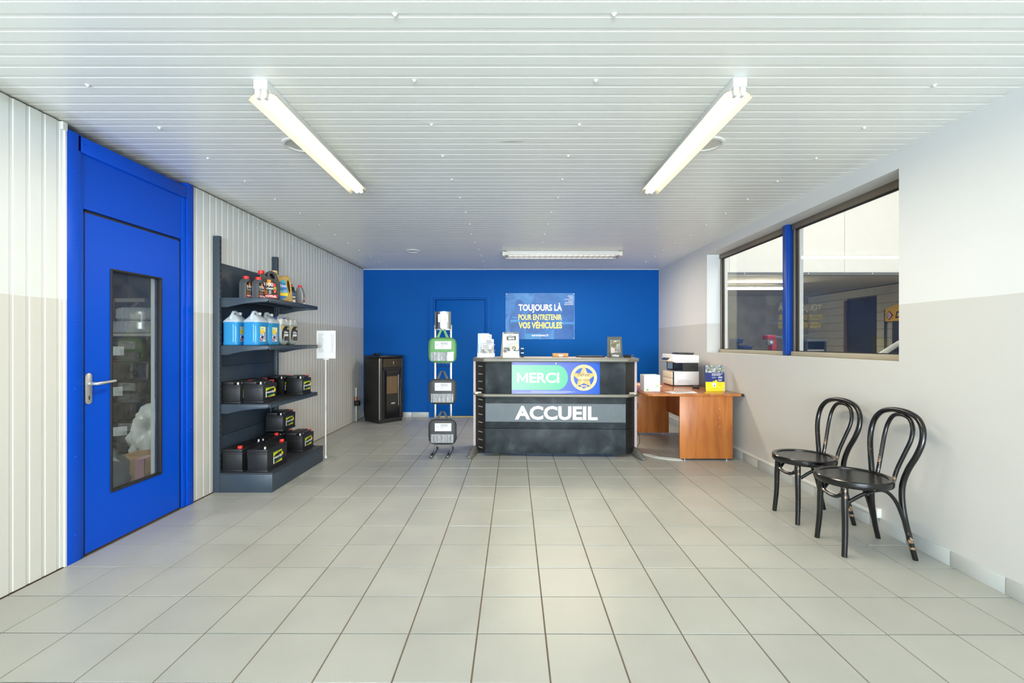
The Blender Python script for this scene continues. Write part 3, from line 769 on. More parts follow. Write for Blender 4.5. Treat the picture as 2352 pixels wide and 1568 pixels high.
rk = thing('storage_rack', 'metal storage rack with pale plank shelves holding tyres in the storeroom', 'rack', (-5.7, 7.1, 0))
PLK = mat('pale_plank', (206, 200, 180), .7)
MB().box(-1.0, 1.0, -.45, .45, 1.385, 1.418).build('shelf', PLK, rk)
MB().box(-.1, 1.0, .2, 1.0, 1.765, 1.798).build('shelf', PLK, rk)
MB().box(-1.0, 1.0, -.45, .45, .62, .66).build('shelf', PLK, rk)
for x_, y_ in ((-.97, -.42), (.97, -.42), (-.97, .42), (.97, .42)): MB().box(x_ - .03, x_ + .03, y_ - .03, y_ + .03, 0, 1.385).build('post', mat('rack_brown', (120, 104, 84), .6), rk)
for x_, y_ in ((-.0, .9), (.95, .9)): MB().box(x_ - .03, x_ + .03, y_ - .03, y_ + .03, 0, 1.765).build('post', MATS['rack_brown'], rk)
MB().tube([(.6, -.47, .1), (.95, -.47, 1.3)], .02, 6).build('brace', MATS['rack_brown'], rk)
bk = thing('wall_bracket', 'pale wooden shelf bracket with a diagonal brace high in the storeroom', 'bracket', (-6.35, 7.6, 1.86))
MB().box(-.1, .38, -.03, .03, .09, .15).build('arm', PLK, bk); MB().tube([(-.1, 0, -.25), (.26, 0, .10)], .026, 6).build('brace', mat('brace_wood', (170, 150, 124), .7), bk)
MB().box(-.14, -.10, -.04, .04, -1.86, .15).build('upright', MATS['rack_brown'], bk)
CARD = mat('cardboard', (170, 136, 98), .8, var=.08)
cb = thing('cardboard_box', 'brown cardboard box with pink tape low behind the blue door glass', 'box', (-3.45, 4.46, 0), .1)
MB().box(-.25, .22, -.18, .2, 0, .22).build('carton', CARD, cb, bev=.004)
MB().box(-.03, .05, -.183, .203, .0, .223).build('tape', mat('pink_tape', (214, 160, 168), .4), cb)
MB().box(-.25, .22, -.02, .2, .22, .225).build('flap', CARD, cb)
PLASTIC = mat('milky_plastic_film', (206, 208, 200), .35, var=.15, scale=6)
def plastic_bag(label, loc, s, seed):
    bm = bmesh.new(); bmesh.ops.create_icosphere(bm, subdivisions=4, radius=1.0)
    for v in bm.verts:
        n = noise.fractal(v.co * 2.2 + Vector((seed, 0, 0)), 1.0, 2.0, 4)
        v.co *= 1 + .30 * n
        v.co = Vector((v.co.x * s[0], v.co.y * s[1], max(0, (v.co.z + .75) * s[2] * .57)))
    me = bpy.data.meshes.new('plastic_bag'); bm.to_mesh(me); bm.free(); me.materials.append(PLASTIC); me.polygons.foreach_set('use_smooth', [True] * len(me.polygons))
    o = bpy.data.objects.new('plastic_bag', me); COL.objects.link(o); o.location = loc
    tag(o, label, 'plastic bag', 'crumpled plastic in the storeroom')
plastic_bag('crumpled milky plastic bag at the lower left of the door glass', (-3.42, 3.84, 0), (.22, .20, .42), 1)
plastic_bag('crumpled milky plastic bag heaped behind the cardboard box', (-3.80, 5.02, 0), (.26, .24, .66), 5)

# ------------------------------------------------------------------ ceiling lamps
TUBE = mat('lit_tube', (255, 250, 235), .4, emit=(255, 240, 214), emit_s=3.6)
TUBE.cycles.emission_sampling = 'NONE'   # the lamp's own light carries the sampling
REFL = mat('lamp_reflector_white', (238, 230, 210), .4)
LB = mat('lamp_body_white', (208, 208, 205), .4)
def lamp_light(parent, loc, sx, sy, power):
    o = area('tube_light', loc, (0, 0, 0), sx, sy, power, (1.0, .86, .66)); o.parent = parent
def batten(label, X, Y0, Y1, flip):
    t = thing('tube_lamp', label, 'lamp', (X, Y0, ZC), 0, 'twin-tube ceiling lamps'); Lh = Y1 - Y0
    MB().box(-.034, .034, 0, Lh, -.044, .0).build('body', LB, t, bev=.003)
    P = [(.012, -.046), (.030, -.047), (.048, -.053), (.064, -.064), (.076, -.080), (.0775, -.080), (.066, -.062), (.049, -.050), (.030, -.044)]
    for s in (-1, 1):
        n = len(P); v = [(s * a, yy, z) for yy in (.035, Lh + .03) for a, z in P]
        f = [(i, (i + 1) % n, n + (i + 1) % n, n + i) for i in range(n)]
        if s < 0: f = [tuple(reversed(q)) for q in f]
        MB().add(v, f).build('reflector', REFL, t, smooth=True)
    for s in (-1, 1):
        for yy in (0.008, Lh - .012):
            pts = [(-.012, 0), (.012, 0), (.012, -.03), (.008, -.040), (0, -.043), (-.008, -.040), (-.012, -.03)]
            MB().prism([(a, b_) for a, b_ in reversed(pts)], Fr((s * .017, yy + .010, -.044), (1, 0, 0), (0, 0, 1)), -.012, .014).build('lamp_holder', LB, t, bev=.001)
        MB().tube([(s * .017, .024, -.072), (s * .017, Lh - .006, -.072)], .0128, 14).build('tube', TUBE, t, smooth=True)
    lamp_light(t, (0, Lh / 2, -.088), .06, Lh - .06, 27)
    return t
batten('left twin-tube ceiling lamp with curved white reflector, nearest the blue door', -1.221, 2.257, 3.72, False)
batten('right twin-tube ceiling lamp with curved white reflector, nearest the big window', 1.092, 2.235, 3.735, True)

RIM = mat('downlight_rim', (222, 222, 216), .4); BOWL = mat('downlight_bowl', (206, 206, 202), .25, metal=.15)
def downlight(label, X, Y, R):
    t = thing('downlight', label, 'lamp', (X, Y, ZC), 0, 'round recessed downlights')
    MB().lathe([(R * .80, -.002), (R * .84, -.010), (R * .97, -.008), (R, -.001), (R, .0), (R * .80, .0)], 40).build('rim', RIM, t, smooth=True)
    MB().lathe([(R * .81, -.003), (R * .72, .0), (R * .5, .006), (R * .2, .009), (0, .010)], 40).build('bowl', BOWL, t, smooth=True)
downlight('round recessed downlight half hidden by the left tube lamp', -1.36, 2.998, .112)
downlight('round recessed downlight half hidden by the right tube lamp', 1.24, 2.985, .110)
downlight('small round recessed downlight near the blue back wall', -1.38, 6.48, .098)

lv = thing('louvre_lamp', 'long white louvred ceiling lamp in front of the blue back wall', 'lamp', (.694, 6.46, ZC))
MB().box(-.78, .78, .02, .25, -.012, 0).build('mounting_plate', LB, lv)
MB().box(-.80, .80, 0, .008, -.066, -.012).box(-.80, .80, .262, .27, -.066, -.012).box(-.80, .80, 0, .27, -.018, -.012).build('body', LB, lv, bev=.001)
for s in (-1, 1): MB().box(s * .815 - .018, s * .815 + .018, -.003, .273, -.068, -.010).build('end_cap', mat('lamp_end_cream', (228, 222, 206), .45), lv, bev=.004)
LOUV = mat('louvre_aluminium', (205, 208, 212), .22, metal=.85)
lvm = MB().box(-.001, .001, .012, .258, -.064, -.030)
proto = lvm.build('louvre_blade', LOUV, lv); proto.location = (-.76, 0, 0)
for i in range(1, 21):
    o = proto.copy(); COL.objects.link(o); o.location = (-.76 + .076 * i, 0, 0)
for yy in (.10, .17): MB().box(-.79, .79, yy - .002, yy + .002, -.064, -.035).build('louvre_rail', LOUV, lv)
TUBE2 = mat('lit_tube_rear', (255, 248, 232), .4, emit=(255, 240, 214), emit_s=3.0)
TUBE2.cycles.emission_sampling = 'NONE'
for yy in (.055, .215): MB().tube([(-.75, yy, -.034), (.75, yy, -.034)], .011, 10).build('tube', TUBE2, lv, smooth=True)

lamp_light(lv, (0, .135, -.070), 1.5, .2, 52)

# ------------------------------------------------------------------ shelf unit on the left wall
SHF = mat('slate_shelf_steel', (52, 64, 75), .42, var=.04, scale=4)
SHD = mat('slate_shelf_top', (42, 47, 52), .5, var=.1, scale=12)
SY0, SY1, SX = 4.017, 5.10, XL + .004
PX = -2.562      # face of the back panels
su = thing('shelf_unit', 'tall slate-grey metal shelf unit against the left ribbed wall', 'shelf', (0, 0, 0))
SLOT = mat('slot_dark', (20, 24, 28), .6)
for y0 in (SY0, SY1 - .095):
    po = MB().box(SX, -2.525, y0, y0 + .032, 0, 2.213).build('post', SHF, su, bev=.002)
    sl = MB()
    for i in range(40): sl.box(-2.5255, -2.5245, y0 + .009, y0 + .015, .2 + i * .05, .228 + i * .05).box(-2.5255, -2.5245, y0 + .019, y0 + .025, .2 + i * .05, .228 + i * .05)
    sl.build('slot', SLOT, po)['kind'] = 'stuff'
zz = [.165, .472, .779, 1.085, 1.389, 1.690, 1.992]
for a, b_ in zip(zz[:-1], zz[1:]): MB().box(PX - .018, PX, SY0 + .034, SY1 - .097, a + .0012, b_ - .0012).build('back_panel', SHF, su, bev=.0015)
XE = -2.106
def shelf(z):
    s = MB().box(PX + .002, XE, SY0 + .036, SY1 - .062, z - .006, z).box(XE - .012, XE, SY0 + .034, SY1 - .060, z - .036, z + .001).box(PX + .16, PX + .18, SY0 + .05, SY1 - .08, z - .03, z - .006).box(PX + .30, PX + .32, SY0 + .05, SY1 - .08, z - .022, z - .006).build('shelf', [SHF], su, bev=.0015)
    MB().box(PX + .004, XE - .014, SY0 + .04, SY1 - .066, z, z + .0012).build('shelf_top', SHD, s)
    for y0 in (SY0 + .020, SY1 - .060):
        P = [(0, -.081), (.055, -.081), (.11, -.068), (.19, -.052), (.30, -.040), (.395, -.036), (.414, -.022), (.414, -.012), (.404, .001), (0, .001)]
        br_ = MB().prism(P, Fr((-2.524, y0, z), (1, 0, 0), (0, 0, 1)), -.012, .002).build('bracket', SHF, s, bev=.001)
for z in (1.680, 1.266, .757): shelf(z)
MB().box(-2.5235, -2.07, SY0, SY1 - .003, .0, .158).build('base', SHF, su, bev=.003)
MB().box(PX + .002, -2.066, SY0 + .003, SY1 - .003, .158, .169).build('base_deck', SHD, su, bev=.003)
MB().box(-2.088, -2.084, SY0 - .001, SY0 + .001, .02, .045).box(-2.088, -2.084, SY0 - .001, SY0 + .001, .10, .125).build('base_slot', SLOT, su)

# --- batteries
CASE = mat('battery_case', (28, 29, 31), .45, var=.15, scale=14); LID = mat('battery_lid', (24, 24, 26), .5, var=.15, scale=16)
REDT = mat('red_terminal_cap', (226, 52, 40), .4); LEAD = mat('lead_terminal', (190, 190, 190), .4, metal=.6)
LG = mat('label_lime', (196, 216, 30), .45); LK = mat('label_black', (20, 22, 20), .45); LGn = mat('label_green', (20, 110, 70), .45); LY_ = mat('label_yellow', (248, 214, 20), .45)
def battery(label, X1, Y0, Ln, z, style=0, W=.174, H=.19, handle=False, red_far=True):
    """X1 = room-side face, runs away from the camera along Y; label on the room-side face"""
    t = thing('car_battery', label, 'battery', (X1 - W / 2, Y0 + Ln / 2, z), 0, 'car batteries on the shelf unit')
    w, l = W / 2, Ln / 2
    hb_ = H * (.80 if style == 0 else .87)
    MB().taper((-w + .002, w - .002, -l + .002, l - .002), (-w, w, -l, l), .016, hb_).box(-w - .003, w + .003, -l + .001, l - .001, 0, .016).box(-w - .002, w + .002, -l - .002, l + .002, hb_ - .018, hb_ - .006).build('case', CASE, t, bev=.003)
    lid = MB()
    if style == 0:
        lid.box(-w - .001, w + .001, -l - .001, l + .001, hb_, hb_ + .012)
        lid.box(-w + .004, w * .28, -l + .006, l - .006, hb_ + .012, H)
        lid.box(w * .28, w - .006, -l + .055, l - .055, hb_ + .012, H - .004)
    else:
        lid.box(-w - .001, w + .001, -l - .001, l + .001, hb_, H)
        lid.box(-w + .01, -w * .1, -l + .01, -.004, H, H + .003).box(-w + .01, -w * .1, .004, l - .01, H, H + .003)
    lid.build('lid', LID, t, bev=.003)
    tz = hb_ + .012 if style == 0 else H
    for s in (-1, 1):
        red = (s > 0) == red_far
        pos = (w * .62, s * (l - .028), tz)
        MB().lathe([(.0105, 0), (.0095, .020), (.0085, .021), (0, .021)], 14, c=pos).build('terminal', LEAD, t, smooth=True)
        if red: MB().box(pos[0] - .016, pos[0] + .016, pos[1] - .015, pos[1] + .015, tz, tz + .026).build('terminal_cap', REDT, t, bev=.005)
    fr = Fr((w + .001, 0, 0), (0, 1, 0), (0, 0, 1)); k = min(.078, l - .02); b0_, b1_ = .045, hb_ - .022
    hh = b1_ - b0_; m = MB()
    m.rect(fr, -k, k, b0_, b1_, .0008, 1)
    m.flat(fr, [(-k, b1_ - .40 * hh), (-k * .4, b1_ - .22 * hh), (k * .3, b1_ - .15 * hh), (k, b1_ - .13 * hh), (k, b1_), (-k, b1_)], .0014, 0)
    m.rect(fr, -k, -k * .80, b0_, b0_ + .60 * hh, .0016, 2)
    m.txt(fr, 'maxxi-Bat', -k * .78, k * .92, b0_ + .40 * hh, b0_ + .64 * hh, .0020, 2, .03, slant=.006)
    m.flat(fr, [(-k * .8, b0_ + .16 * hh), (k, b0_ + .36 * hh), (k, b0_ + .2 * hh), (-k * .8, b0_ + .05 * hh)], .0015, 3)
    m.flat(fr, [(-k * .8, b0_), (k, b0_), (k, b0_ + .18 * hh), (-k * .2, b0_ + .06 * hh)], .0018, 4)
    m.lines(fr, -k * .9, k * .9, b1_ - .1 * hh, b1_ - .03 * hh, 1, .002, 1)
    m.build('label', [LG, LK, WHITE_INK, LGn, LY_], t)
    MB().disc(fr, k * 1.02, b0_ + .62 * hh, .017, .0026, 0, 20).build('sticker', LY_, t)
    if handle:
        MB().tube([(-w * .8, -l * .55, H), (-w * .75, -l * .55, H + .045), (-w * .75, l * .55, H + .045), (-w * .8, l * .55, H)], .006, 6).build('handle', LID, t)
    return t
S3, S4 = .7585, .1695
battery('black battery at the front wall-side corner of the third shelf', -2.378, 4.07, .242, S3)
battery('black battery with a full lime label at the front edge of the third shelf', -2.200, 4.11, .242, S3)
battery('black battery second in the wall-side row of the third shelf', -2.382, 4.335, .242, S3)
battery('black battery at the far wall side of the third shelf, label mostly hidden', -2.338, 4.76, .207, S3, W=.170)
battery('small black battery with lime label at the far front of the third shelf', -2.152, 4.775, .207, S3, W=.165)
battery('long black battery at the front wall-side corner of the base deck', -2.348, 4.05, .353, S4, 1, H=.195, red_far=False)
battery('long black battery with big lime label at the front of the base deck', -2.122, 4.035, .353, S4, 1, H=.195)
battery('long black battery behind the wall-side one on the base deck', -2.352, 4.43, .315, S4, 1, H=.185)
battery('black battery underneath the one with the carrying handle', -2.352, 4.765, .278, S4)
battery('black battery with raised carrying handle on top of another battery', -2.352, 4.775, .278, S4 + .2125, handle=True)
battery('black battery at the far front of the base deck', -2.158, 4.785, .278, S4)

# --- oil bottles
OILG = mat('charcoal_oil_plastic', (74, 77, 80), .4); OILB = mat('black_oil_plastic', (46, 48, 50), .4); SILV = mat('silver_oil_plastic', (138, 140, 140), .35, metal=.2)
GOLD = mat('gold_oil_plastic', (166, 136, 76), .35, metal=.35); CAPR = mat('red_cap', (228, 42, 38), .4)
ORA = mat('print_orange', (240, 140, 30), .5); LIME = mat('print_lime', (110, 200, 40), .5); REDL = mat('print_red', (214, 36, 44), .5)
SKY = mat('print_sky', (30, 120, 190), .4); NAVY = mat('print_navy', (24, 44, 110), .45); TEAL = mat('print_teal', (20, 170, 190), .45)
def oil_label(fr, k, h0, h1, plus, parent):
    m = MB(); hh = h1 - h0
    m.flat(fr, [(-k, h0), (k, h0), (k, h1 - .22 * hh), (k * .5, h1), (-k, h1)], .0006, 0)
    m.rect(fr, -.35 * k, .15 * k, h1 - .30 * hh, h1 - .03 * hh, .001, 1)
    m.flat(fr, [(.55 * k, h1 - .62 * hh), (.9 * k, h1 - .62 * hh), (.75 * k, h1 - .2 * hh), (.45 * k, h1 - .2 * hh)], .001, 2)
    m.txt(fr, '8100', -.95 * k, .45 * k, h1 - .36 * hh, h1 - .18 * hh, .0016, 3, .02)
    m.txt(fr, 'X-clean' + plus, -.95 * k, (.45 if plus == '' else .8) * k, h1 - .50 * hh, h1 - .39 * hh, .0016, 3, .02)
    if plus == '': m.txt(fr, 'FE', .5 * k, .92 * k, h1 - .50 * hh, h1 - .38 * hh, .0018, 4, .03)
    m.lines(fr, -.9 * k, -.2 * k, h0 + .26 * hh, h0 + .46 * hh, 5, .0014, 1, seed=3)
    m.lines(fr, -.15 * k, .3 * k, h0 + .26 * hh, h0 + .46 * hh, 5, .0014, 3, seed=4, fill=.3)
    m.disc(fr, .68 * k, h0 + .38 * hh, .11 * k, .0016, 1, 14)
    m.rect(fr, -k, k * 1.02, h0 + .09 * hh, h0 + .24 * hh, .0012, 2)
    m.txt(fr, 'MOTUL', -.88 * k, .92 * k, h0 + .115 * hh, h0 + .215 * hh, .0018, 3, .05, slant=.002)
    m.lines(fr, -.9 * k, -.2 * k, h0 + .01 * hh, h0 + .07 * hh, 1, .0014, 3)
    m.lines(fr, .2 * k, .9 * k, h0 + .01 * hh, h0 + .06 * hh, 2, .0014, 3, seed=9)
    m.build('label', [LK, ORA, REDL, WHITE_INK, LIME], parent)
def litre(label, X1, Y0, z, plus, W=.118, D=.07, rz=0.0):
    """one-litre bottle; wide face towards the room (+X)"""
    t = thing('oil_bottle', label, 'bottle', (X1 - D / 2, Y0 + W / 2, z), rz, 'oil bottles on the top shelf')
    k = W / 2; P = [(-k, 0), (k, 0), (k, .125), (k * .62, .165), (k * .42, .183), (k * .42, .190), (-k * .42, .190), (-k * .42, .183), (-k * .85, .168), (-k, .150)]
    v, f = outline(P, [], D, .010)
    MB().add([(q.z, q.x, q.y) for q in v], f).build('body', OILG, t, smooth=True, angle=50)
    rb = MB()
    for s in (-1, 1): rb.box(s * .018 - .002, s * .018 + .002, -k - .003, -k + .002, .01, .145)
    rb.build('rib', mat('rib_plastic', (96, 104, 110), .35), t)
    MB().lathe([(.0255, .188), (.0255, .192), (.0245, .214), (.022, .2155), (0, .2155)], 24).build('cap', CAPR, t, smooth=True)
    oil_label(Fr((D / 2, 0, 0), (0, 1, 0), (0, 0, 1)), k * .90, .012, .158, plus, t)
    return t
litre('charcoal one-litre oil bottle with red cap, nearest the shelf post', -2.395, 4.195, 1.6815, '+')
litre('charcoal one-litre oil bottle with red cap, second from the shelf post', -2.315, 4.255, 1.6815, '')

def can5(name, label, X, Y, z, rz, body_m, cap_m, kind):
    """large oil can: cap at one end, loop handle; wide face = local -y"""
    t = thing(name, label, 'oil can', (X, Y, z), rz, 'oil bottles on the top shelf')
    W, D = .185, .115; k = W / 2
    if kind == 'black':
        P = [(-k, 0), (k, 0), (k, .175), (k * .92, .20), (k * .72, .245), (k * .60, .275), (k * .35, .293), (-k * .10, .293), (-k * .18, .27), (-k * .2, .238), (-k * .35, .238), (-k * .35, .262), (-k * .95, .262), (-k * .95, .225), (-k, .21)]
        hole = [(k * .48, .215), (k * .50, .245), (k * .30, .266), (k * .05, .266), (-k * .02, .244), (k * .1, .232)]
    else:
        P = [(-k * .95, 0), (k * .95, 0), (k, .02), (k * .98, .10), (k * .85, .18), (k * .78, .24), (k * .62, .272), (k * .1, .282), (-k * .25, .262), (-k * .40, .262), (-k * .40, .288), (-k * .95, .288), (-k * .95, .235), (-k, .20), (-k, .02)]
        hole = [(k * .78, .10), (k * .72, .19), (k * .58, .232), (k * .40, .225), (k * .56, .13)]
    v, f = outline(smooth_poly(P, 2), [smooth_poly(hole, 2)], D, .007)
    MB().add([(q.x, -q.z, q.y) for q in v], f).build('body', body_m, t, smooth=True, angle=50)
    cz = .255 if kind == 'black' else .282
    MB().lathe([(.027, cz), (.027, cz + .012), (.028, cz + .014), (.027, cz + .040), (.024, cz + .042), (0, cz + .042)], 24, c=(-k * .65, 0, 0)).build('cap', cap_m, t, smooth=True)
    fr = Fr((0, -D / 2, 0), (1, 0, 0), (0, 0, 1))
    if kind == 'black':
        oil_label(fr, k * .70, .02, .215, '', t)
        MB().box(k * .8, k + .002, -D / 2 - .001, D / 2 + .001, .02, .024).box(k * .8, k + .002, -D / 2 - .001, D / 2 + .001, .034, .038).box(k * .8, k + .002, -D / 2 - .001, D / 2 + .001, .048, .052).build('grip_rib', LID, t)
    else:
        m = MB()
        m.flat(fr, [(-k * .72, .03), (-k * .2, .03), (k * .30, .06), (k * .50, .10), (k * .40, .155), (k * .2, .215), (-k * .05, .235), (-k * .72, .17)], .0006, 0)
        m.flat(fr, [(-k * .1, .232), (k * .12, .232), (k * .24, .21), (-k * .2, .20)], .0012, 1)
        m.rect(fr, -k * .72, k * .48, .075, .105, .0012, 2)
        m.flat(fr, [(-k * .72, .105), (k * .48, .108), (k * .3, .14), (-k * .1, .125), (-k * .5, .145)], .0009, 4)
        m.txt(fr, 'i-Sint', -k * .5, k * .34, .160, .188, .0018, 3, .02)
        m.build('label', [SKY, TEAL, LY_, WHITE_INK, mat('print_pale_sea', (120, 170, 200), .4)], t)
    return t
can5('oil_can', 'big charcoal oil can with red cap and loop handle beside the gold can', -2.350, 4.485, 1.6815, math.radians(42), OILB, CAPR, 'black')
can5('oil_can', 'gold oil can with a blue and yellow label on the top shelf', -2.318, 4.675, 1.6815, math.radians(42), GOLD, mat('gold_cap', (196, 168, 112), .4), 'gold')
def slim(label, X, Y, z, kind):
    t = thing('additive_bottle', label, 'bottle', (X, Y, z), 0, 'oil bottles on the top shelf')
    k = .043
    P = [(-k, 0), (k, 0), (k, .130), (k * .55, .185), (k * .48, .196), (-k * .48, .196), (-k * .55, .185), (-k, .130)]
    v, f = outline(P, [], .062, .010)
    MB().add([(q.x, -q.z, q.y) for q in v], f).build('body', SILV, t, smooth=True, angle=50)
    MB().lathe([(.0195, .195), (.019, .217), (.017, .219), (0, .219)], 20).build('cap', CAPR, t, smooth=True)
    fr = Fr((k + .0006, 0, 0), (0, 1, 0), (0, 0, 1)); m = MB()
    m.rect(fr, -.022, .022, .01, .105, .0002, 0); m.rect(fr, -.020, .020, .045, .062, .0008, 1); m.lines(fr, -.018, .018, .066, .098, 3, .0008, 2); m.rect(fr, -.018, .018, .018, .036, .0008, 2)
    m.build('label', [mat('label_grey', (110, 112, 114), .5), REDL, WHITE_INK], t)
    return t
slim('grey additive bottle with red cap standing behind the small spray can', -2.315, 4.865, 1.6815, 0)
slim('grey additive bottle with red cap at the far end of the top shelf', -2.262, 4.965, 1.6815, 1)
sc_ = thing('spray_can', 'small black and white can with blue print in front of the grey bottle', 'can', (-2.262, 4.80, 1.6815))
MB().lathe([(.024, 0), (.0255, .003), (.0255, .135), (.021, .150), (.012, .156), (.012, .165), (0, .165)], 20).build('body', mat('can_print', (42, 46, 58), .3, metal=.3), sc_, smooth=True)
MB().lathe([(.016, .158), (.016, .178), (.013, .180), (0, .180)], 16).build('nozzle_cap', BLACK, sc_, smooth=True)
m = MB()
m.lathe([(.0258, .100), (.0258, .118)], 20, mi=1); m.lathe([(.0258, .022), (.0258, .052)], 20, mi=0); m.lathe([(.0260, .066), (.0260, .088)], 20, mi=2)
m.build('label', [WHITE_INK, SKY, mat('print_silver', (196, 200, 206), .3)], sc_)

# --- washer fluid jugs
JUGM = jug_mat('washer_fluid_plastic', (220, 230, 236), (58, 164, 226), .205)
def washer(label, X1, Y0, z):
    t = thing('washer_jug', label, 'jug', (X1 - .0725, Y0 + .095, z), 0, 'blue washer fluid jugs')
    k = .0725      # outline seen along the y axis: wide body, sloping shoulders, handle loop
    P = [(-k, .006), (-k * .96, 0), (k * .96, 0), (k, .006), (k, .018), (k * .95, .03), (k * .95, .19), (k, .200), (k * .98, .215), (k * .55, .248), (k * .30, .290), (k * .18, .298), (-k * .10, .298), (-k * .22, .290), (-k * .55, .248), (-k * .98, .215), (-k, .200), (-k * .95, .19), (-k * .95, .03), (-k, .018)]
    body = MB(); hw = .095
    # body as a stack of rounded-rectangle sections
    secs = [(.0, .93, .93), (.006, 1, 1), (.02, 1, 1), (.03, .97, .97), (.19, .97, .97), (.198, 1, 1), (.206, 1, 1), (.214, .97, .97), (.236, .78, .72), (.252, .55, .60), (.270, .36, .52)]
    n = 28; v = []
    for zz_, a, b_ in secs:
        for i in range(n):
            th = 2 * PI * i / n; c, s_ = math.cos(th), math.sin(th); e = .38
            v.append((k * a * math.copysign(abs(c) ** e, c), hw * b_ * math.copysign(abs(s_) ** e, s_), zz_))
    f = [(i * n + j, i * n + (j + 1) % n, (i + 1) * n + (j + 1) % n, (i + 1) * n + j) for i in range(len(secs) - 1) for j in range(n)]
    f += [tuple(reversed(range(n))), tuple((len(secs) - 1) * n + j for j in range(n))]
    body.add(v, f).build('body', JUGM, t, smooth=True, angle=60)
    MB().tube([(0, -hw * .80, .222), (0, -hw * .62, .262), (0, -hw * .40, .292), (0, -hw * .12, .296), (0, hw * .16, .286), (0, hw * .34, .262)], [.016, .014, .013, .013, .014, .016], 12).build('handle', JUGM, t, smooth=True)
    MB().lathe([(.019, .262), (.019, .272), (.0225, .273), (.0225, .293), (.021, .295), (0, .295)], 24, c=(0, hw * .52, 0)).build('cap', WHITEP, t, smooth=True)
    rb = MB()
    for xx, zt in ((.030, .185), (.048, .17)): rb.tube([(xx, -hw * .955, .03), (xx, -hw * .955, zt)], .004, 6)
    rb.build('rib', mat('rib_pale_blue', (120, 190, 236), .25), t, smooth=True)
    fr = Fr((k * .972, 0, 0), (0, 1, 0), (0, 0, 1)); m = MB()
    m.rect(fr, -.06, .03, .035, .165, .0006, 0); m.rect(fr, -.06, .03, .125, .165, .0010, 1); m.rect(fr, -.06, .005, .105, .135, .0012, 2)
    m.txt(fr, 'Lave', -.055, .0, .142, .160, .0016, 5, .02)
    m.rect(fr, -.06, -.02, .088, .103, .0012, 5); m.flat(fr, [(-.055, .055), (-.03, .09), (.0, .08), (-.02, .04), (-.055, .04)], .0012, 4)
    m.flat(fr, [(-.052, .055), (-.035, .040), (-.018, .055), (-.035, .070)], .0018, 3); m.flat(fr, [(-.046, .055), (-.035, .045), (-.024, .055), (-.035, .065)], .0022, 0)
    m.lines(fr, .0, .028, .05, .12, 9, .0016, 4, seed=5)
    m.build('label', [PAPER, mat('print_pale_yellow', (244, 236, 150), .5), LY_, REDL, NAVY, mat('print_light_blue', (130, 196, 232), .5)], t)
    return t
S2 = 1.2675
washer('blue washer fluid jug at the wall side of the second shelf', -2.388, 4.055, S2)
washer('blue washer fluid jug at the front corner of the second shelf', -2.212, 4.055, S2)
washer('blue washer fluid jug between the front jug and the clear containers', -2.212, 4.262, S2)
ADM = jug_mat('clear_additive_plastic', (226, 230, 228), (184, 194, 188), .20)
def additive(label, X1, Y0, z):
    W, D = .168, .115; t = thing('additive_container', label, 'container', (X1 - D / 2, Y0 + W / 2, z), 0, 'clear additive containers'); k = W / 2
    P = smooth_poly([(-k, 0), (k, 0), (k, .205), (k * .85, .25), (k * .35, .262), (k * .15, .235), (-k * .12, .235), (-k * .25, .262), (-k * .82, .255), (-k, .205)], 2)
    v, f = outline(P, [], D, .018)
    MB().add([(q.z, q.x, q.y) for q in v], f).build('body', ADM, t, smooth=True, angle=60)
    MB().tube([(0, -k * .55, .25), (0, -k * .3, .272), (0, k * .1, .274), (0, k * .45, .25)], .010, 8).build('handle', ADM, t, smooth=True)
    MB().lathe([(.022, .245), (.022, .270), (0, .272)], 20, c=(-.02, -k * .62, 0)).build('cap', mat('blue_cap', (10, 70, 200), .4), t, smooth=True)
    fr = Fr((D / 2, 0, 0), (0, 1, 0), (0, 0, 1)); m = MB()
    a0, a1, b0_, b1_ = -k * .80, k * .86, .045, .185
    m.rect(fr, a0, a1, b0_, b1_, .0006, 0); m.flat(fr, [(a0, b0_ + .08), (a0 + .02, b0_ + .115), (a0 + .055, b1_), (a0, b1_)], .0012, 1)
    m.txt(fr, 'AdBlue', a0 + .035, a1 - .02, .115, .137, .0016, 2, .03); m.rect(fr, a0 + .035, a1 - .018, .086, .108, .0014, 2); m.lines(fr, a0 + .045, a0 + .08, .094, .101, 1, .002, 0)
    m.disc(fr, a0 + .036, .075, .011, .0014, 1, 16); m.rect(fr, a0 + .07, a1 - .008, .05, .072, .0014, 3)
    m.disc(fr, a0 + .016, .054, .006, .0014, 2, 12); m.disc(fr, a0 + .034, .054, .006, .0014, 2, 12)
    m.lines(fr, a1 - .03, a1 - .006, .15, .18, 3, .0014, 2); m.rect(fr, a1 - .042, a1 - .026, .155, .163, .0016, 1)
    m.build('label', [LK, mat('print_amber', (240, 186, 30), .5), WHITE_INK, mat('print_dark_grey', (70, 72, 74), .5)], t)
additive('clear container with black and yellow label beside the blue jugs', -2.205, 4.445, S2)
additive('clear container with black and yellow label at the far end of the second shelf', -2.205, 4.625, S2)

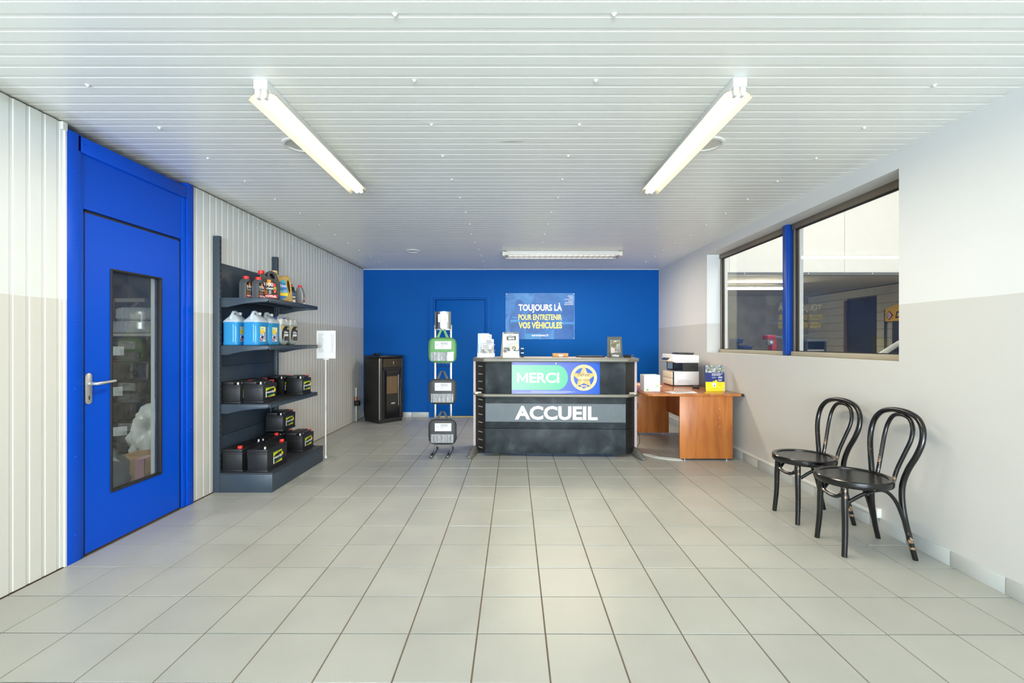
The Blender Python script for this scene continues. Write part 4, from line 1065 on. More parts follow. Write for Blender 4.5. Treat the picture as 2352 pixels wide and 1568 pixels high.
# --- price list on a pole
ps = thing('price_list_stand', 'white printed list on a thin white pole stand beside the shelf unit', 'sign stand', (-2.079, 5.19, 0))
ACR = glass('clear_acrylic', (.93, .95, .95), ior=1.45, dust=.03, boost=.5)
MB().lathe([(.11, 0.0), (.11, .004), (.105, .007), (.02, .009), (0, .009)], 36).build('base', ACR, ps, smooth=True)
MB().lathe([(.016, .009), (.014, .02), (.007, .05), (.0065, .55), (.0065, 1.10)], 14).build('pole', WHITEP, ps, smooth=True)
MB().lathe([(.010, .54), (.010, .60)], 14).lathe([(.008, 0.05), (.012, .009)], 14).build('collar', mat('clear_collar', (180, 184, 190), .3), ps, smooth=True)
fr = Fr((0, -.006, 1.118), (1, 0, 0), (0, 0, 1))
bo = MB().box(-.100, .112, -.005, .003, 1.114, 1.425).build('board', PAPER, ps, bev=.003)
m = MB(); m.lines(fr, -.08, -.02, .06, .275, 18, .0006, 0, seed=2, fill=.22); m.lines(fr, .06, .098, .06, .275, 18, .0006, 0, seed=8, fill=.22); m.build('print', [mat('pale_ink', (130, 132, 140), .6)], bo)
MB().lathe([(.034, 0), (.030, .012), (0, .016)], 20, c=(.006, -.004, 1.100), sy=.25).build('clip', WHITEP, ps, smooth=True)

# ------------------------------------------------------------------ pellet stove
SB = mat('stove_black_steel', (25, 24, 23), .42, var=.08, scale=20); SG = mat('stove_trim_grey', (74, 74, 72), .35, metal=.5); SS = mat('stove_slat_bronze', (84, 72, 56), .45, metal=.2)
sv = thing('pellet_stove', 'black pellet stove with glazed door standing at the blue back wall', 'stove', (-2.113, 7.387, 0), math.radians(48.5))
SW, SD, SH = .45, .445, 1.078
MB().box(.01, SW - .01, .01, SD - .01, 0, .075).build('plinth', mat('stove_plinth', (34, 34, 33), .6), sv, bev=.004)
MB().box(.012, SW - .006, .02, SD, .06, 1.03).build('body', SB, sv, bev=.004)
MB().box(0, SW + .004, -.004, SD + .004, 1.036, SH).build('top_plate', mat('stove_top', (20, 20, 20), .3), sv, bev=.008)
MB().box(.12, .20, .28, .36, SH, SH + .035).build('control_panel', BLACK, sv, bev=.006)
sp_ = MB().box(-.004, .012, .006, SD - .004, .055, 1.03).build('side_panel', SB, sv, bev=.003)
MB().box(SW - .010, SW + .006, .006, SD - .004, .055, 1.03).build('side_panel', SB, sv, bev=.003)
frs = Fr((-.0042, SD / 2, 0), (0, -1, 0), (0, 0, 1)); m = MB()
for zc_ in (.90, .61, .32):
    for s1 in (-1, 1):
        for s2 in (-1, 1):
            a = (s1 * .025, zc_ + s2 * .075); b_ = (s1 * .085, zc_ + s2 * .022); d = Vector((b_[1] - a[1], -(b_[0] - a[0]))).normalized() * .006
            MB().prism([(a[0] - d.x, a[1] - d.y), (b_[0] - d.x, b_[1] - d.y), (b_[0] + d.x, b_[1] + d.y), (a[0] + d.x, a[1] + d.y)], frs, -.004, .0006).build('vent_slot', SLOT, sp_)
for zc_ in (.755, .465): MB().prism([(-.08, zc_ - .005), (.08, zc_ - .005), (.08, zc_ + .005), (-.08, zc_ + .005)], frs, -.004, .0006).build('vent_slot', SLOT, sp_)
MB().box(-.002, .012, -.006, .010, .06, 1.036).build('corner_trim', ALU, sv, bev=.002)
MB().box(.014, .060, -.002, .02, .06, 1.036).build('trim_panel', SG, sv, bev=.002)
MB().box(.425, .436, -.004, .02, .06, 1.036).build('trim_panel', SG, sv, bev=.002)
gr_ = MB().box(.072, .42, .004, .02, .895, 1.03).build('grille_back', SB, sv)
for i in range(9): MB().box(.072, .42, -.008, .006, .900 + i * .0145, .9085 + i * .0145).build('slat', SS, gr_, bev=.001)
MB().box(.255, .268, -.013, -.006, .935, .985).build('latch', ALU, sv, bev=.002)
MB().box(.080, .42, .002, .02, .845, .893).build('air_gap', BLACK, sv)
dr = MB()
for x0, x1, z0, z1 in ((.072, .135, .075, .838), (.375, .42, .075, .838), (.135, .375, .075, .265), (.135, .375, .765, .838)): dr.box(x0, x1, -.006, .018, z0, z1)
dr = dr.build('fire_door', mat('stove_door_black', (34, 31, 28), .4, var=.1, scale=12), sv, bev=.002)
MB().box(.070, .076, -.008, .0, .06, .84).build('door_edge', SG, dr)
MB().box(.135, .375, .010, .018, .265, .765).build('firebox', BLACK, dr)
cv = MB(); n = 9
v = [(.142 + .21 * i / n, .009 - .006 * math.sin(PI * i / n), z) for z in (.465, .742) for i in range(n + 1)]
cv.add(v, [(i, i + 1, n + 2 + i, n + 1 + i) for i in range(n)]).build('fire_brick', mat('beige_fire_brick', (150, 122, 86), .7, var=.35, scale=5, stretch=(3, 3, .5)), dr, smooth=True)
MB().box(.136, .356, .000, .003, .268, .762).build('pane', glass('stove_glass', (.85, .83, .8), dust=.01), dr)
MB().box(.352, .366, -.012, -.004, .262, .768).build('door_bar', ALU, dr, bev=.002)
MB().tube([(.418, -.006, .52), (.424, -.03, .51), (.424, -.03, .33), (.418, -.006, .32)], .008, 8).build('door_handle', BLACK, dr, smooth=True)
m = MB(); fr = Fr((0, -.0005, 0), (1, 0, 0), (0, 0, 1)); m.rect(fr, .225, .295, .298, .316, .0008, 0); m.txt(fr, 'edilkamin', .228, .292, .302, .314, .0014, 1, .01); m.lathe([(.003, 0), (.003, .004), (0, .006)], 8, c=(.26, -.001, .320)); m.build('badge', [mat('badge_silver', (190, 200, 196), .4), INK], dr)
fl = thing('flue_pipe', 'short black flue pipe and elbow behind the stove at the left wall', 'pipe', (-2.52, 7.62, 0))
MB().tube([(-.055, 0, .30), (.02, 0, .30)], .045, 14).build('pipe', BLACK, fl, smooth=True); MB().tube([(-.04, 0, .345), (-.04, 0, .40)], .02, 10).build('valve', mat('copper', (180, 110, 70), .4, metal=.6), fl, smooth=True)
MB().tube([(-.05, .05, 0.0), (-.05, .05, .55)], .010, 8).build('riser', WHITEP, fl, smooth=True)

# ------------------------------------------------------------------ bag display stand
bs = thing('bag_stand', 'silver metal display stand with hooks carrying three bags', 'display stand', (-.817, 5.50, 0))
CHR = mat('satin_steel', (166, 168, 169), .3, metal=.7)
for s in (-1, 1):
    MB().box(s * .0925 - .0125, s * .0925 + .0125, -.0125, .0125, .02, 1.50).build('upright', CHR, bs, bev=.003)
    ft = MB().box(s * .0925 - .014, s * .0925 + .014, -.30, .16, 0.005, .030).build('foot', mat('dark_foot_steel', (92, 92, 92), .35, metal=.5), bs, bev=.005)
    MB().box(s * .0925 - .010, s * .0925 + .010, -.29, -.19, .0302, .034).build('foot_pad', BLACK, ft, bev=.003)
for z in (.17, .62, 1.06, 1.45): MB().box(-.08, .08, -.010, .010, z - .012, z + .012).build('crossbar', CHR, bs, bev=.002)
for z in (.575, 1.01, 1.40):
    h = MB().tube([(-.09, -.015, z), (.09, -.015, z)], .003, 6).tube([(-.07, -.015, z), (-.085, -.012, z + .05)], .003, 6).tube([(.07, -.015, z), (.085, -.012, z + .05)], .003, 6)
    for s in (-.02, .02): h.tube([(s, -.015, z), (s, -.02, z + .05), (s, -.085, z + .052), (s, -.088, z + .064)], .0035, 6)
    h.build('hook', BLACK, bs)
n = 12; v = []
for z in (1.452, 1.655):
    for r_ in (0, .002):
        for i in range(n + 1):
            a = (i / n - .5) * 1.5; v.append(((.137 + r_) * math.sin(a), .085 - (.137 + r_) * math.cos(a), z))
k = n + 1
f = [(k + i, k + i + 1, 3 * k + i + 1, 3 * k + i) for i in range(n)] + [(i + 1, i, 2 * k + i, 2 * k + i + 1) for i in range(n)] + [(2 * k + i, 3 * k + i, 3 * k + i + 1, 2 * k + i + 1) for i in range(n)] + [(i, i + 1, k + i + 1, k + i) for i in range(n)]
hp = MB().add(v, f).build('header_plate', mat('polished_steel', (205, 206, 206), .16, metal=1.0), bs, smooth=True)
m = MB(); fr = Fr((0, -.0575, 1.53), (1, 0, 0), (0, 0, 1)); m.rect(fr, -.052, .064, 0, .093, 0, 0); m.lines(fr, -.04, -.008, .01, .055, 4, .0006, 1, seed=5, fill=.25); m.lines(fr, .02, .05, .02, .055, 3, .0006, 1, seed=6, fill=.25)
m.build('notice', [PAPER, MATS['pale_ink']], hp)

def bag(label, z0, body_c, tone):
    """soft zipped carry bag with clear lower pocket; hangs in front of the stand"""
    t = thing('carry_bag', label, 'bag', (-.805, 5.395, z0), 0, 'carry bags on the display stand')
    FAB = mat('bag_fabric_' + tone, body_c, .6, var=.22, scale=13, bump=.35, bscale=24)
    W, H, D = .158, .285, .045; n, mrow = 40, 12; v = []
    for j in range(mrow + 1):
        ph = -PI / 2 + PI * j / mrow; cy_, sy_ = math.copysign(abs(math.cos(ph)) ** .55, math.cos(ph)), math.copysign(abs(math.sin(ph)) ** .7, math.sin(ph))
        for i in range(n):
            th = 2 * PI * i / n; c, s_ = math.cos(th), math.sin(th); e = .42
            x = W * cy_ * math.copysign(abs(c) ** e, c); zz_ = H / 2 + H / 2 * cy_ * math.copysign(abs(s_) ** e, s_)
            wv = noise.noise(Vector((x * 14, zz_ * 14, z0 * 3))) * .006
            v.append((x + wv, D * sy_ + wv * .8, zz_ + wv * .5))
    f = [(j * n + i, j * n + (i + 1) % n, (j + 1) * n + (i + 1) % n, (j + 1) * n + i) for j in range(mrow) for i in range(n)]
    f = [tuple(reversed(q)) for q in f]
    MB().add(v, f).build('body', FAB, t, smooth=True, angle=80)
    pts = [(W * 1.0 * math.copysign(abs(math.cos(a)) ** .42, math.cos(a)), -D * .55, H / 2 + H / 2 * 1.0 * math.copysign(abs(math.sin(a)) ** .42, math.sin(a))) for a in [2 * PI * i / 48 for i in range(48)]]
    MB().tube(pts, .005, 6, closed=True).build('piping', mat('bag_piping_' + tone, tuple(int(c * .75) for c in body_c), .5), t, smooth=True)
    # clear pocket: bundled silver-white cover, folded in pleats
    pk = MB(); nx, nz_ = 40, 8; v = []
    for j in range(nz_ + 1):
        for i in range(nx + 1):
            x = -.128 + .256 * i / nx; zz_ = .022 + .098 * j / nz_
            q = abs(math.sin((i / nx) * PI * 5 + .5 * math.sin(j * .9 + z0 * 5)))
            v.append((x, -D - .004 - .010 * q ** .5 - .003 * noise.noise(Vector((x * 30, zz_ * 30, z0))), zz_))
    pk.add(v, [(j * (nx + 1) + i, j * (nx + 1) + i + 1, (j + 1) * (nx + 1) + i + 1, (j + 1) * (nx + 1) + i) for j in range(nz_) for i in range(nx)])
    pk.build('folded_cover', mat('silver_white_cover', (168, 170, 173), .35, var=.45, scale=30), t, smooth=True)
    for q in range(5):
        x = -.128 + .256 * (q + .5 + .12 * math.sin(q * 2.3 + z0 * 9)) / 5
        MB().tube([(x, -D - .013, .024), (x + .006 * math.sin(q * 3 + z0), -D - .015, .07), (x + .004, -D - .013, .118)], .0022, 5).build('fold_shade', BLACK, t)  # thin black tubes stand in for the shade in the pleat valleys
    MB().box(-.134, .134, -D - .0185, -D - .0175, .018, .124).build('clear_pocket', glass('pocket_film', (.95, .95, .95), dust=.02, boost=.3) if 'pocket_film' not in MATS else MATS['pocket_film'], t)
    fr = Fr((0, -D - .006, 0), (1, 0, 0), (0, 0, 1)); m = MB()
    m.rect(fr, -.085, .105, .155, .245, 0, 0); m.txt(fr, '90', -.07, -.035, .192, .212, .0006, 1); m.lines(fr, -.02, .09, .205, .236, 3, .0006, 2, seed=4, fill=.5); m.lines(fr, -.02, .03, .185, .195, 1, .0006, 2)
    m.build('card', [PAPER, mat('print_blue_pen', (120, 160, 210), .5), MATS['pale_ink']], t)
    for s in (-1, 1):
        st_ = MB(); a = Vector((s * .062, -D * .4, H - .012)); b_ = Vector((s * .018, -.018, H + .088))
        st_.add([a + Vector((-.016, 0, 0)), a + Vector((.016, 0, 0)), b_ + Vector((.012, 0, 0)), b_ + Vector((-.012, 0, 0)), a + Vector((-.016, .003, 0)), a + Vector((.016, .003, 0)), b_ + Vector((.012, .003, 0)), b_ + Vector((-.012, .003, 0))], [(0, 1, 2, 3), (7, 6, 5, 4), (0, 4, 5, 1), (1, 5, 6, 2), (2, 6, 7, 3), (3, 7, 4, 0)])
        st_.build('strap', FAB, t)
    MB().tube([(-.022, -.018, H + .088), (.022, -.018, H + .088)], .008, 8).build('handle_grip', FAB, t, smooth=True)
    return t
bag('green carry bag with white card at the top of the display stand', 1.062, (104, 160, 100), 'green')
bag('black carry bag in the middle of the display stand', .585, (70, 72, 74), 'black')
bag('black carry bag hanging lowest on the display stand', .122, (64, 66, 68), 'charcoal')

# ------------------------------------------------------------------ poster on the back wall
po = thing('wall_poster', 'blue framed poster with white and yellow slogan on the blue wall', 'poster', (-.12, YB, 1.347))
PB = photo_mat('poster_blue_print', [(28, 90, 164), (48, 114, 186), (74, 140, 206)], 3.5)
MB().box(0, 1.20, -.008, 0, 0, .80).build('panel', PB, po)
fr = Fr((0, -.008, 0), (1, 0, 0), (0, 0, 1))
m = MB()
fig1 = smooth_poly([(.10, .0), (.08, .16), (.05, .36), (.12, .50), (.18, .52), (.16, .60), (.19, .68), (.26, .69), (.31, .64), (.30, .56), (.27, .50), (.33, .42), (.30, .30), (.34, .18), (.30, .0)], 2)
fig2 = smooth_poly([(.34, .0), (.36, .30), (.40, .56), (.47, .64), (.50, .66), (.49, .74), (.53, .80), (.62, .80), (.67, .74), (.65, .66), (.60, .62), (.66, .52), (.84, .48), (1.02, .46), (1.10, .40), (1.08, .36), (.98, .41), (.74, .40), (.68, .30), (.70, .0)], 2)
m.flat(fr, [(a, min(b_, .795)) for a, b_ in fig1], .0006, 0); m.flat(fr, [(a, min(b_, .795)) for a, b_ in fig2], .0008, 0)
m.flat(fr, smooth_poly([(.49, .66), (.49, .74), (.54, .795), (.61, .795), (.67, .74), (.655, .66), (.60, .62), (.52, .63)], 2), .0012, 1)
m.flat(fr, [(.08, .30), (.26, .30), (.25, .34), (.09, .34)], .0012, 2); m.flat(fr, [(.12, .37), (.20, .37), (.20, .39), (.12, .39)], .0012, 2)
m.rect(fr, .34, .62, .005, .10, .0012, 2); m.rect(fr, .84, 1.18, .0, .26, .0004, 0); m.rect(fr, .98, 1.19, .30, .60, .0005, 0); m.lines(fr, .70, 1.18, .02, .12, 4, .0010, 1, fill=.3)
m.build('print', [photo_mat('poster_mid_blue', [(26, 80, 154), (40, 100, 176)], 5), photo_mat('poster_pale_blue', [(40, 98, 172), (56, 116, 186)], 14), mat('poster_cyan', (44, 132, 196), .45)], po)
PY = mat('poster_yellow', (255, 232, 110), .5)
for body, a0_, a1_, b0_, b1_, mt, bo_ in (('TOUJOURS LÀ', .225, .98, .458, .635, WHITE_INK, .034), ('POUR ENTRETENIR', .222, .975, .333, .432, PY, .022), ('VOS VÉHICULES', .225, .98, .187, .325, PY, .034), ('euromaster.fr', .455, .745, .052, .092, WHITE_INK, .02)):
    MB().txt(fr, body, a0_, a1_, b0_, b1_, .0024, 0, bo_).build('lettering', mt, po)
for i, w in enumerate(('RÉVISION', 'FREINS', 'PNEUMATIQUES', 'VIDANGE', 'AMORTISSEURS', 'CLIMATISATION')):
    MB().txt(fr, w, 1.175 - .0125 * len(w), 1.175, .742 - i * .0295, .760 - i * .0295, .0024, 0, .02).build('lettering', WHITE_INK, po)
for a, b_ in ((.015, .785), (1.185, .785), (.015, .015), (1.185, .015)): MB().lathe([(.006, 0), (.006, -.002), (0, -.003)], 10, c=(a, -.008, b_), axis='y').build('fixing', ALU, po)

# ------------------------------------------------------------------ reception counter
CP = photo_mat('chalky_slate_laminate', [(28, 33, 37), (38, 44, 48), (50, 58, 62), (72, 80, 84)], 5.5, rough=.5, distort=.3)
CTOP = mat('counter_top_beige', (196, 184, 164), .3, var=.1, scale=7)
CEDGE = mat('counter_edge_grey', (120, 118, 106), .28, var=.05)
CBLK = mat('perforated_black_panel', (30, 30, 29), .5)
CPNK = mat('pinkish_end_panel', (206, 190, 190), .45)
rc = thing('reception_counter', 'slate-grey reception counter with angled ends and grey ledges', 'counter', (.482, 5.272, 0), -.046)
for nm, z0, z1 in (('front_panel', .034, .314), ('front_panel', .317, .684), ('front_panel', .700, 1.074)):
    MB().box(-.79, .79, 0, .018, z0, z1).build(nm, CP, rc, bev=.0015)
def angled(s):
    a, b_ = Vector((s * .792, .0, 0)), Vector((s * .922, .150, 0)); d = (b_ - a).normalized()
    r_ = d if s > 0 else -d; o0 = a if s > 0 else b_
    Lg = (b_ - a).length; fr = Fr(o0, r_, (0, 0, 1))
    for z0, z1 in ((.036, .314), (.317, .684), (.700, 1.074)):
        p_ = MB().prism([(0, z0), (Lg, z0), (Lg, z1), (0, z1)], fr, -.016, 0).build('angled_panel', CBLK, rc, bev=.001)
        m = MB(); zs = [z for z in (.085, .175, .265, .375, .465, .555, .635, .76, .845, .93, 1.02) if z0 < z < z1]
        for z in zs: MB().prism([(Lg * .30, z - .005), (Lg * .72, z - .005), (Lg * .72, z + .004), (Lg * .30, z + .004)], fr, -.002, .0012).build('slot', mat('slot_pale_metal', (170, 166, 150), .35) if s < 0 else SLOT, p_)
angled(-1); angled(1)
def rail(z0, z1, nm, back, grow):
    pts = [(-.955 - grow, .155), (-.81, -.050), (.81, -.050), (.962 + grow, .120), (.975 + grow, .16), (.955 + grow, .20), (.93, back), (-.93, back), (-.955 - grow, .2)]
    fr = Fr((0, 0, 0), (1, 0, 0), (0, 1, 0))
    return MB().prism(pts, fr, z0, z1).build(nm, CEDGE, rc, bev=.013, seg=4)
tp = rail(1.072, 1.115, 'top_rail', .60, .0)
MB().prism([(-.945, .17), (-.80, -.030), (.80, -.030), (.945, .17), (.92, .58), (-.92, .58)], Fr((0, 0, 0), (1, 0, 0), (0, 1, 0)), 1.1145, 1.1165).build('top_surface', CTOP, tp)
MB().prism([(-.955, .165), (-.81, -.050), (.81, -.050), (.962, .125), (.975, .160), (.93, .172), (.785, .002), (-.785, .002), (-.93, .178)], Fr((0, 0, 0), (1, 0, 0), (0, 1, 0)), .676, .712).build('ledge', CEDGE, rc, bev=.012, seg=4)
for s in (-1, 1):
    MB().box(s * .934 - .014, s * .934 + .014, .150, .60, .075, 1.075).build('end_panel', CPNK, rc, bev=.003)
    MB().box(s * .934 - .003, s * .934 + .003, .148, .150, .075, 1.075).build('edge_strip', mat('end_edge_grey', (150, 138, 138), .4), rc)
    ftm = MB(); secs = [(.30, .038, .075), (.20, .040, .080), (.10, .042, .082), (.02, .042, .066), (-.05, .038, .046), (-.10, .030, .028), (-.125, .016, .016)]
    n = 14; v = []
    for yy, w_, h_ in secs:
        for i in range(n):
            a = PI * i / (n - 1); v.append((s * .934 + s * (.10 - yy) * .12 + w_ * math.cos(a), yy, .008 + h_ * math.sin(a)))
    f = [(j * n + i, j * n + i + 1, (j + 1) * n + i + 1, (j + 1) * n + i) for j in range(len(secs) - 1) for i in range(n - 1)]
    f += [tuple(reversed(range(n))), tuple((len(secs) - 1) * n + i for i in range(n))] + [(j * n, (j + 1) * n, (j + 1) * n + n - 1, j * n + n - 1) for j in range(len(secs) - 1)]
    ft = ftm.add([(q[0], q[1], q[2]) for q in v], f).build('foot', mat('foot_grey_plastic', (112, 110, 104), .4), rc, smooth=True)
    MB().lathe([(.016, 0), (.016, .008), (.008, .012), (0, .012)], 12, c=(s * .962, -.095, 0)).build('foot_glide', mat('glide_brown', (90, 78, 72), .3), ft, smooth=True)
MB().box(-.92, .92, .06, .58, .70, .725).build('work_surface', CTOP, rc)
MB().box(-.92, .92, .30, .318, .12, .70).build('modesty_panel', CBLK, rc)
fr = Fr((0, 0, 0), (1, 0, 0), (0, 0, 1))
bd = MB(); bd.rect(fr, -.79, .79, .394, .600, .0012, 0); bd = bd.build('name_band', mat('grey_vinyl_band', (88, 98, 103), .45, var=.1, scale=7), rc)
MB().txt(fr, 'ACCUEIL', -.455, .477, .417, .575, .0028, 0, .036).build('lettering', WHITE_INK, bd)
for a in (-.68, .68): MB().ring(fr, a, .497, .088, .0892, .0018, 0, 32).build('ring_mark', mat('ring_pale', (124, 134, 138), .45), bd)

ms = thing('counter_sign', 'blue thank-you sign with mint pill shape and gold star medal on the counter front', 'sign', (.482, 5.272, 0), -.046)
MB().box(-.490, .500, -.012, -.006, .711, 1.072).build('panel', grad_mat('sign_haze_to_blue', (150, 156, 210), (46, 96, 200), 0, -.40, .50, rough=.5, spec=.12), ms)  # lilac left side paints in the daylight haze over the blue
fr = Fr((-.490, -.012, .711), (1, 0, 0), (0, 0, 1)); m = MB()
m.flat(fr, [(0, .046)] + [(.505 + .129 * math.cos(a), .186 + .140 * math.sin(a) * 1.0) for a in [-PI / 2 + PI * i / 24 for i in range(25)]] + [(0, .326)], .0008, 0)
m.flat(fr, [(.060, .128), (.085, .128), (.085, .202), (.117, .146), (.129, .146), (.160, .202), (.160, .128), (.185, .128), (.185, .240), (.164, .240), (.123, .171), (.081, .240), (.060, .240)], .0016, 1)
m.txt(fr, 'ERCI', .200, .536, .125, .243, .0016, 1, .030)
c = (.812, .186)
m.ring(fr, c[0], c[1], .113, .147, .0008, 2, 48)
star = []
for i in range(10):
    a = PI / 2 + i * PI / 5; r_ = .142 if i % 2 == 0 else .066; star.append((c[0] + r_ * math.cos(a), c[1] + r_ * math.sin(a)))
m.flat(fr, star, .0014, 3)
m.flat(fr, [(c[0] + .012, c[1] + .095), (c[0] + .032, c[1] + .06), (c[0] - .015, c[1] - .07), (c[0] - .04, c[1] - .075)], .0018, 2)
m.flat(fr, [(c[0] - .070, c[1] - .092), (c[0], c[1] - .121), (c[0] + .070, c[1] - .092), (c[0], c[1] - .064)], .0022, 4)
m.txt(fr, 'Meilleur', c[0] - .068, c[0] + .068, c[1] + .018, c[1] + .056, .0026, 5, 0)
m.txt(fr, 'CENTRE AUTO', c[0] - .066, c[0] + .066, c[1] - .010, c[1] + .008, .0026, 1, .01)
m.txt(fr, "DE L'ANNÉE", c[0] - .066, c[0] + .066, c[1] - .036, c[1] - .014, .0026, 5, 0)
m.txt(fr, '2026', c[0] - .040, c[0] + .040, c[1] - .106, c[1] - .080, .0030, 2, .04)
m.lines(fr, .22, .80, .018, .036, 3, .0010, 6, seed=3, fill=.3); m.lines(fr, .05, .82, .008, .018, 2, .0010, 6, seed=4, fill=.3)
m.build('print', [grad_mat('sign_hazed_mint', (160, 208, 190), (112, 200, 162), 0, -.45, .15, rough=.5, spec=.12), WHITE_INK, mat('medal_pale_gold', (228, 206, 156), .5, spec=.2), mat('medal_gold', (228, 190, 116), .5, spec=.2), mat('medal_blue', (54, 90, 186), .5, spec=.2), mat('medal_text', (96, 92, 112), .5), mat('sign_small_print', (214, 220, 244), .5)], ms)  # mint gradient carries the same painted haze at its left
for a, b_ in ((.02, .345), (.97, .345)): MB().lathe([(.005, 0), (.005, -.002), (0, -.003)], 10, c=(-.49 + a, -.012, .711 + b_), axis='y').build('fixing', BLACK, ms)
MB().lathe([(.013, 0), (.013, -.003), (.006, -.006), (0, -.006)], 16, c=(.008, -.012, 1.057), axis='y').build('suction_hook', mat('hook_clear_blue', (150, 170, 220), .2), ms)

# --- things on the counter top
ZT = 1.1168
bh = thing('brochure_holder', 'clear acrylic brochure holder with leaflets at the left end of the counter', 'brochure holder', (-.305, 5.50, ZT))
MB().box(-.105, .03, .02, .024, 0, .285).box(-.105, -.102, -.07, .024, 0, .16).box(.095, .098, -.07, .024, 0, .16).box(-.105, .098, -.07, -.067, 0, .05).box(-.105, .098, -.07, .024, 0, .003).build('acrylic_frame', ACR, bh)
LEAF1 = photo_mat('leaflet_grey_photo', [(60, 60, 62), (150, 146, 142), (230, 228, 224)], 16); LEAF2 = photo_mat('leaflet_tan_photo', [(110, 96, 74), (180, 168, 150), (228, 222, 212)], 14)
def leaflet(parent, x0, x1, y, z0, z1, lean, mt, redtop=False):
    m = MB(); fr = Fr((x0, y, z0), (1, 0, 0), (0, lean, 1)); w_, h_ = x1 - x0, z1 - z0
    m.prism([(0, 0), (w_, 0), (w_, h_), (0, h_)], fr, -.004, 0, 0); m.rect(fr, .003, w_ - .003, .004, h_ * .62, .0006, 1); m.lines(fr, w_ * .1, w_ * .9, h_ * .66, h_ * .95, 3, .0006, 2, seed=int(x0 * 100) + 9)
    if redtop: m.disc(fr, w_ * .2, h_ * .82, .012, .001, 3, 14)
    m.build('leaflet', [PAPER, mt, INK, REDL], parent)
leaflet(bh, -.072, .058, .012, .05, .272, .10, LEAF1, True)
leaflet(bh, -.015, .085, -.022, .012, .215, .06, LEAF2)
leaflet(bh, -.052, .062, -.052, .006, .155, .04, LEAF1)
tc_ = thing('tent_card', 'white tent card advertising 80 euros with a car picture on the counter', 'card', (-.018, 5.48, ZT), -.05)
CRM = mat('cream_card', (226, 214, 194), .7)
a0 = Fr((-.088, -.045, 0), (1, 0, 0), (0, .16, 1))
MB().prism([(.0, 0), (.19, 0), (.178, .30), (.0, .30)], a0, -.003, 0).build('front_leaf', PAPER, tc_)
MB().prism([(0, 0), (.19, 0), (.19, .30), (.012, .30)], Fr((-.125, .06, 0), (1, 0, 0), (.08, -.19, 1)), -.003, 0).build('back_leaf', CRM, tc_)
MB().add([(-.088, -.045, 0), (-.088, .0014, .296), (-.098, .004, .296), (-.128, .06, 0), (-.092, -.045, 0), (-.092, .0014, .296)], [(0, 1, 5, 4), (4, 5, 2, 3), (0, 3, 2, 1)]).build('side_leaf', CRM, tc_)
m = MB(); m.rect(a0, .002, .178, .282, .298, .0006, 0); m.lines(a0, .035, .145, .287, .294, 1, .0010, 1)
m.rect(a0, .038, .148, .205, .255, .0006, 0); m.txt(a0, '80€', .058, .130, .213, .240, .0012, 1, .05); m.lines(a0, .045, .14, .243, .251, 1, .0012, 1); m.lines(a0, .06, .12, .258, .268, 1, .0006, 0)
m.flat(a0, [(.004, .128), (.05, .15), (.10, .175), (.184, .195), (.184, .12), (.004, .12)], .0006, 2)
m.rect(a0, .004, .186, .075, .118, .0006, 3)
m.flat(a0, smooth_poly([(.07, .095), (.075, .125), (.10, .14), (.115, .158), (.15, .165), (.184, .16), (.184, .085), (.15, .085)], 2), .0012, 4)
m.disc(a0, .125, .108, .024, .0016, 0, 24); m.disc(a0, .125, .108, .016, .0020, 5, 20); m.disc(a0, .022, .078, .026, .0018, 5, 24); m.disc(a0, .022, .078, .016, .0022, 3, 20)
m.disc(a0, .10, .078, .022, .0024, 1, 24); m.rect(a0, .004, .186, .008, .072, .0014, 1); m.lines(a0, .04, .15, .03, .042, 2, .0026, 5, fill=.25)
m.build('print', [mat('card_olive_grey', (86, 86, 78), .5), PAPER, mat('card_hill', (196, 200, 198), .5), mat('card_road', (104, 106, 98), .5), mat('card_car', (212, 204, 186), .5), mat('card_wheel', (170, 172, 166), .5)], tc_)
rk_ = thing('stamp_rack', 'small black and white stacked rack right beside the tent card', 'rack', (.118, 5.56, ZT))
m = MB(); m.lathe([(.02, 0), (.02, .006), (.006, .008), (.006, .115), (0, .118)], 14)
m.build('stem', BLACK, rk_, smooth=True)
for i in range(4): MB().box(-.018, .018, -.014, .014, .018 + i * .026, .032 + i * .026).build('stamp', [BLACK, WHITEP][i % 2], rk_, bev=.004)
cbx = thing('card_box', 'low tan cardboard box at the middle of the counter top', 'box', (.575, 5.62, ZT))
MB().taper((-.088, .088, -.06, .06), (-.092, .092, -.064, .064), 0, .045).build('tray', mat('tan_card', (206, 156, 100), .7), cbx, bev=.002)
m = MB(); fr = Fr((0, -.066, 0), (1, 0, 0), (0, 0, 1)); m.rect(fr, -.025, .028, .008, .032, .004, 0); m.build('label', PAPER, cbx)
dt = thing('document_tray', 'flat dark document tray lying near the right end of the counter', 'tray', (.93, 5.58, ZT))
MB().box(-.16, .16, -.10, .10, 0, .014).build('base', BLACK, dt, bev=.003)
MB().box(-.15, .15, -.09, .09, .014, .017).build('sheet', mat('dark_sheet', (60, 62, 64), .5), dt)
mg = thing('magazine', 'open printed sheet lying flat at the front of the counter top', 'magazine', (.52, 5.33, ZT), -.06)
MB().box(-.20, .26, -.05, .07, 0, .003).build('page', PAPER, mg)
m = MB(); fr = Fr((0, 0, .003), (1, 0, 0), (0, 1, 0)); m.rect(fr, -.18, .02, -.04, .06, .0006, 0); m.rect(fr, .05, .24, -.04, .06, .0006, 1); m.build('print', [LEAF1, LEAF2], mg)
ls = thing('leaflet_stand', 'dark olive leaflet stand with a photo card at the right end of the counter', 'leaflet stand', (1.19, 5.42, ZT), -.03)
OLV = mat('olive_card', (84, 86, 78), .6)
fr = Fr((-.092, -.02, 0), (1, 0, 0), (0, .14, 1))
MB().prism([(0, 0), (.178, 0), (.174, .245), (.008, .245)], fr, -.004, 0).build('back_board', OLV, ls)
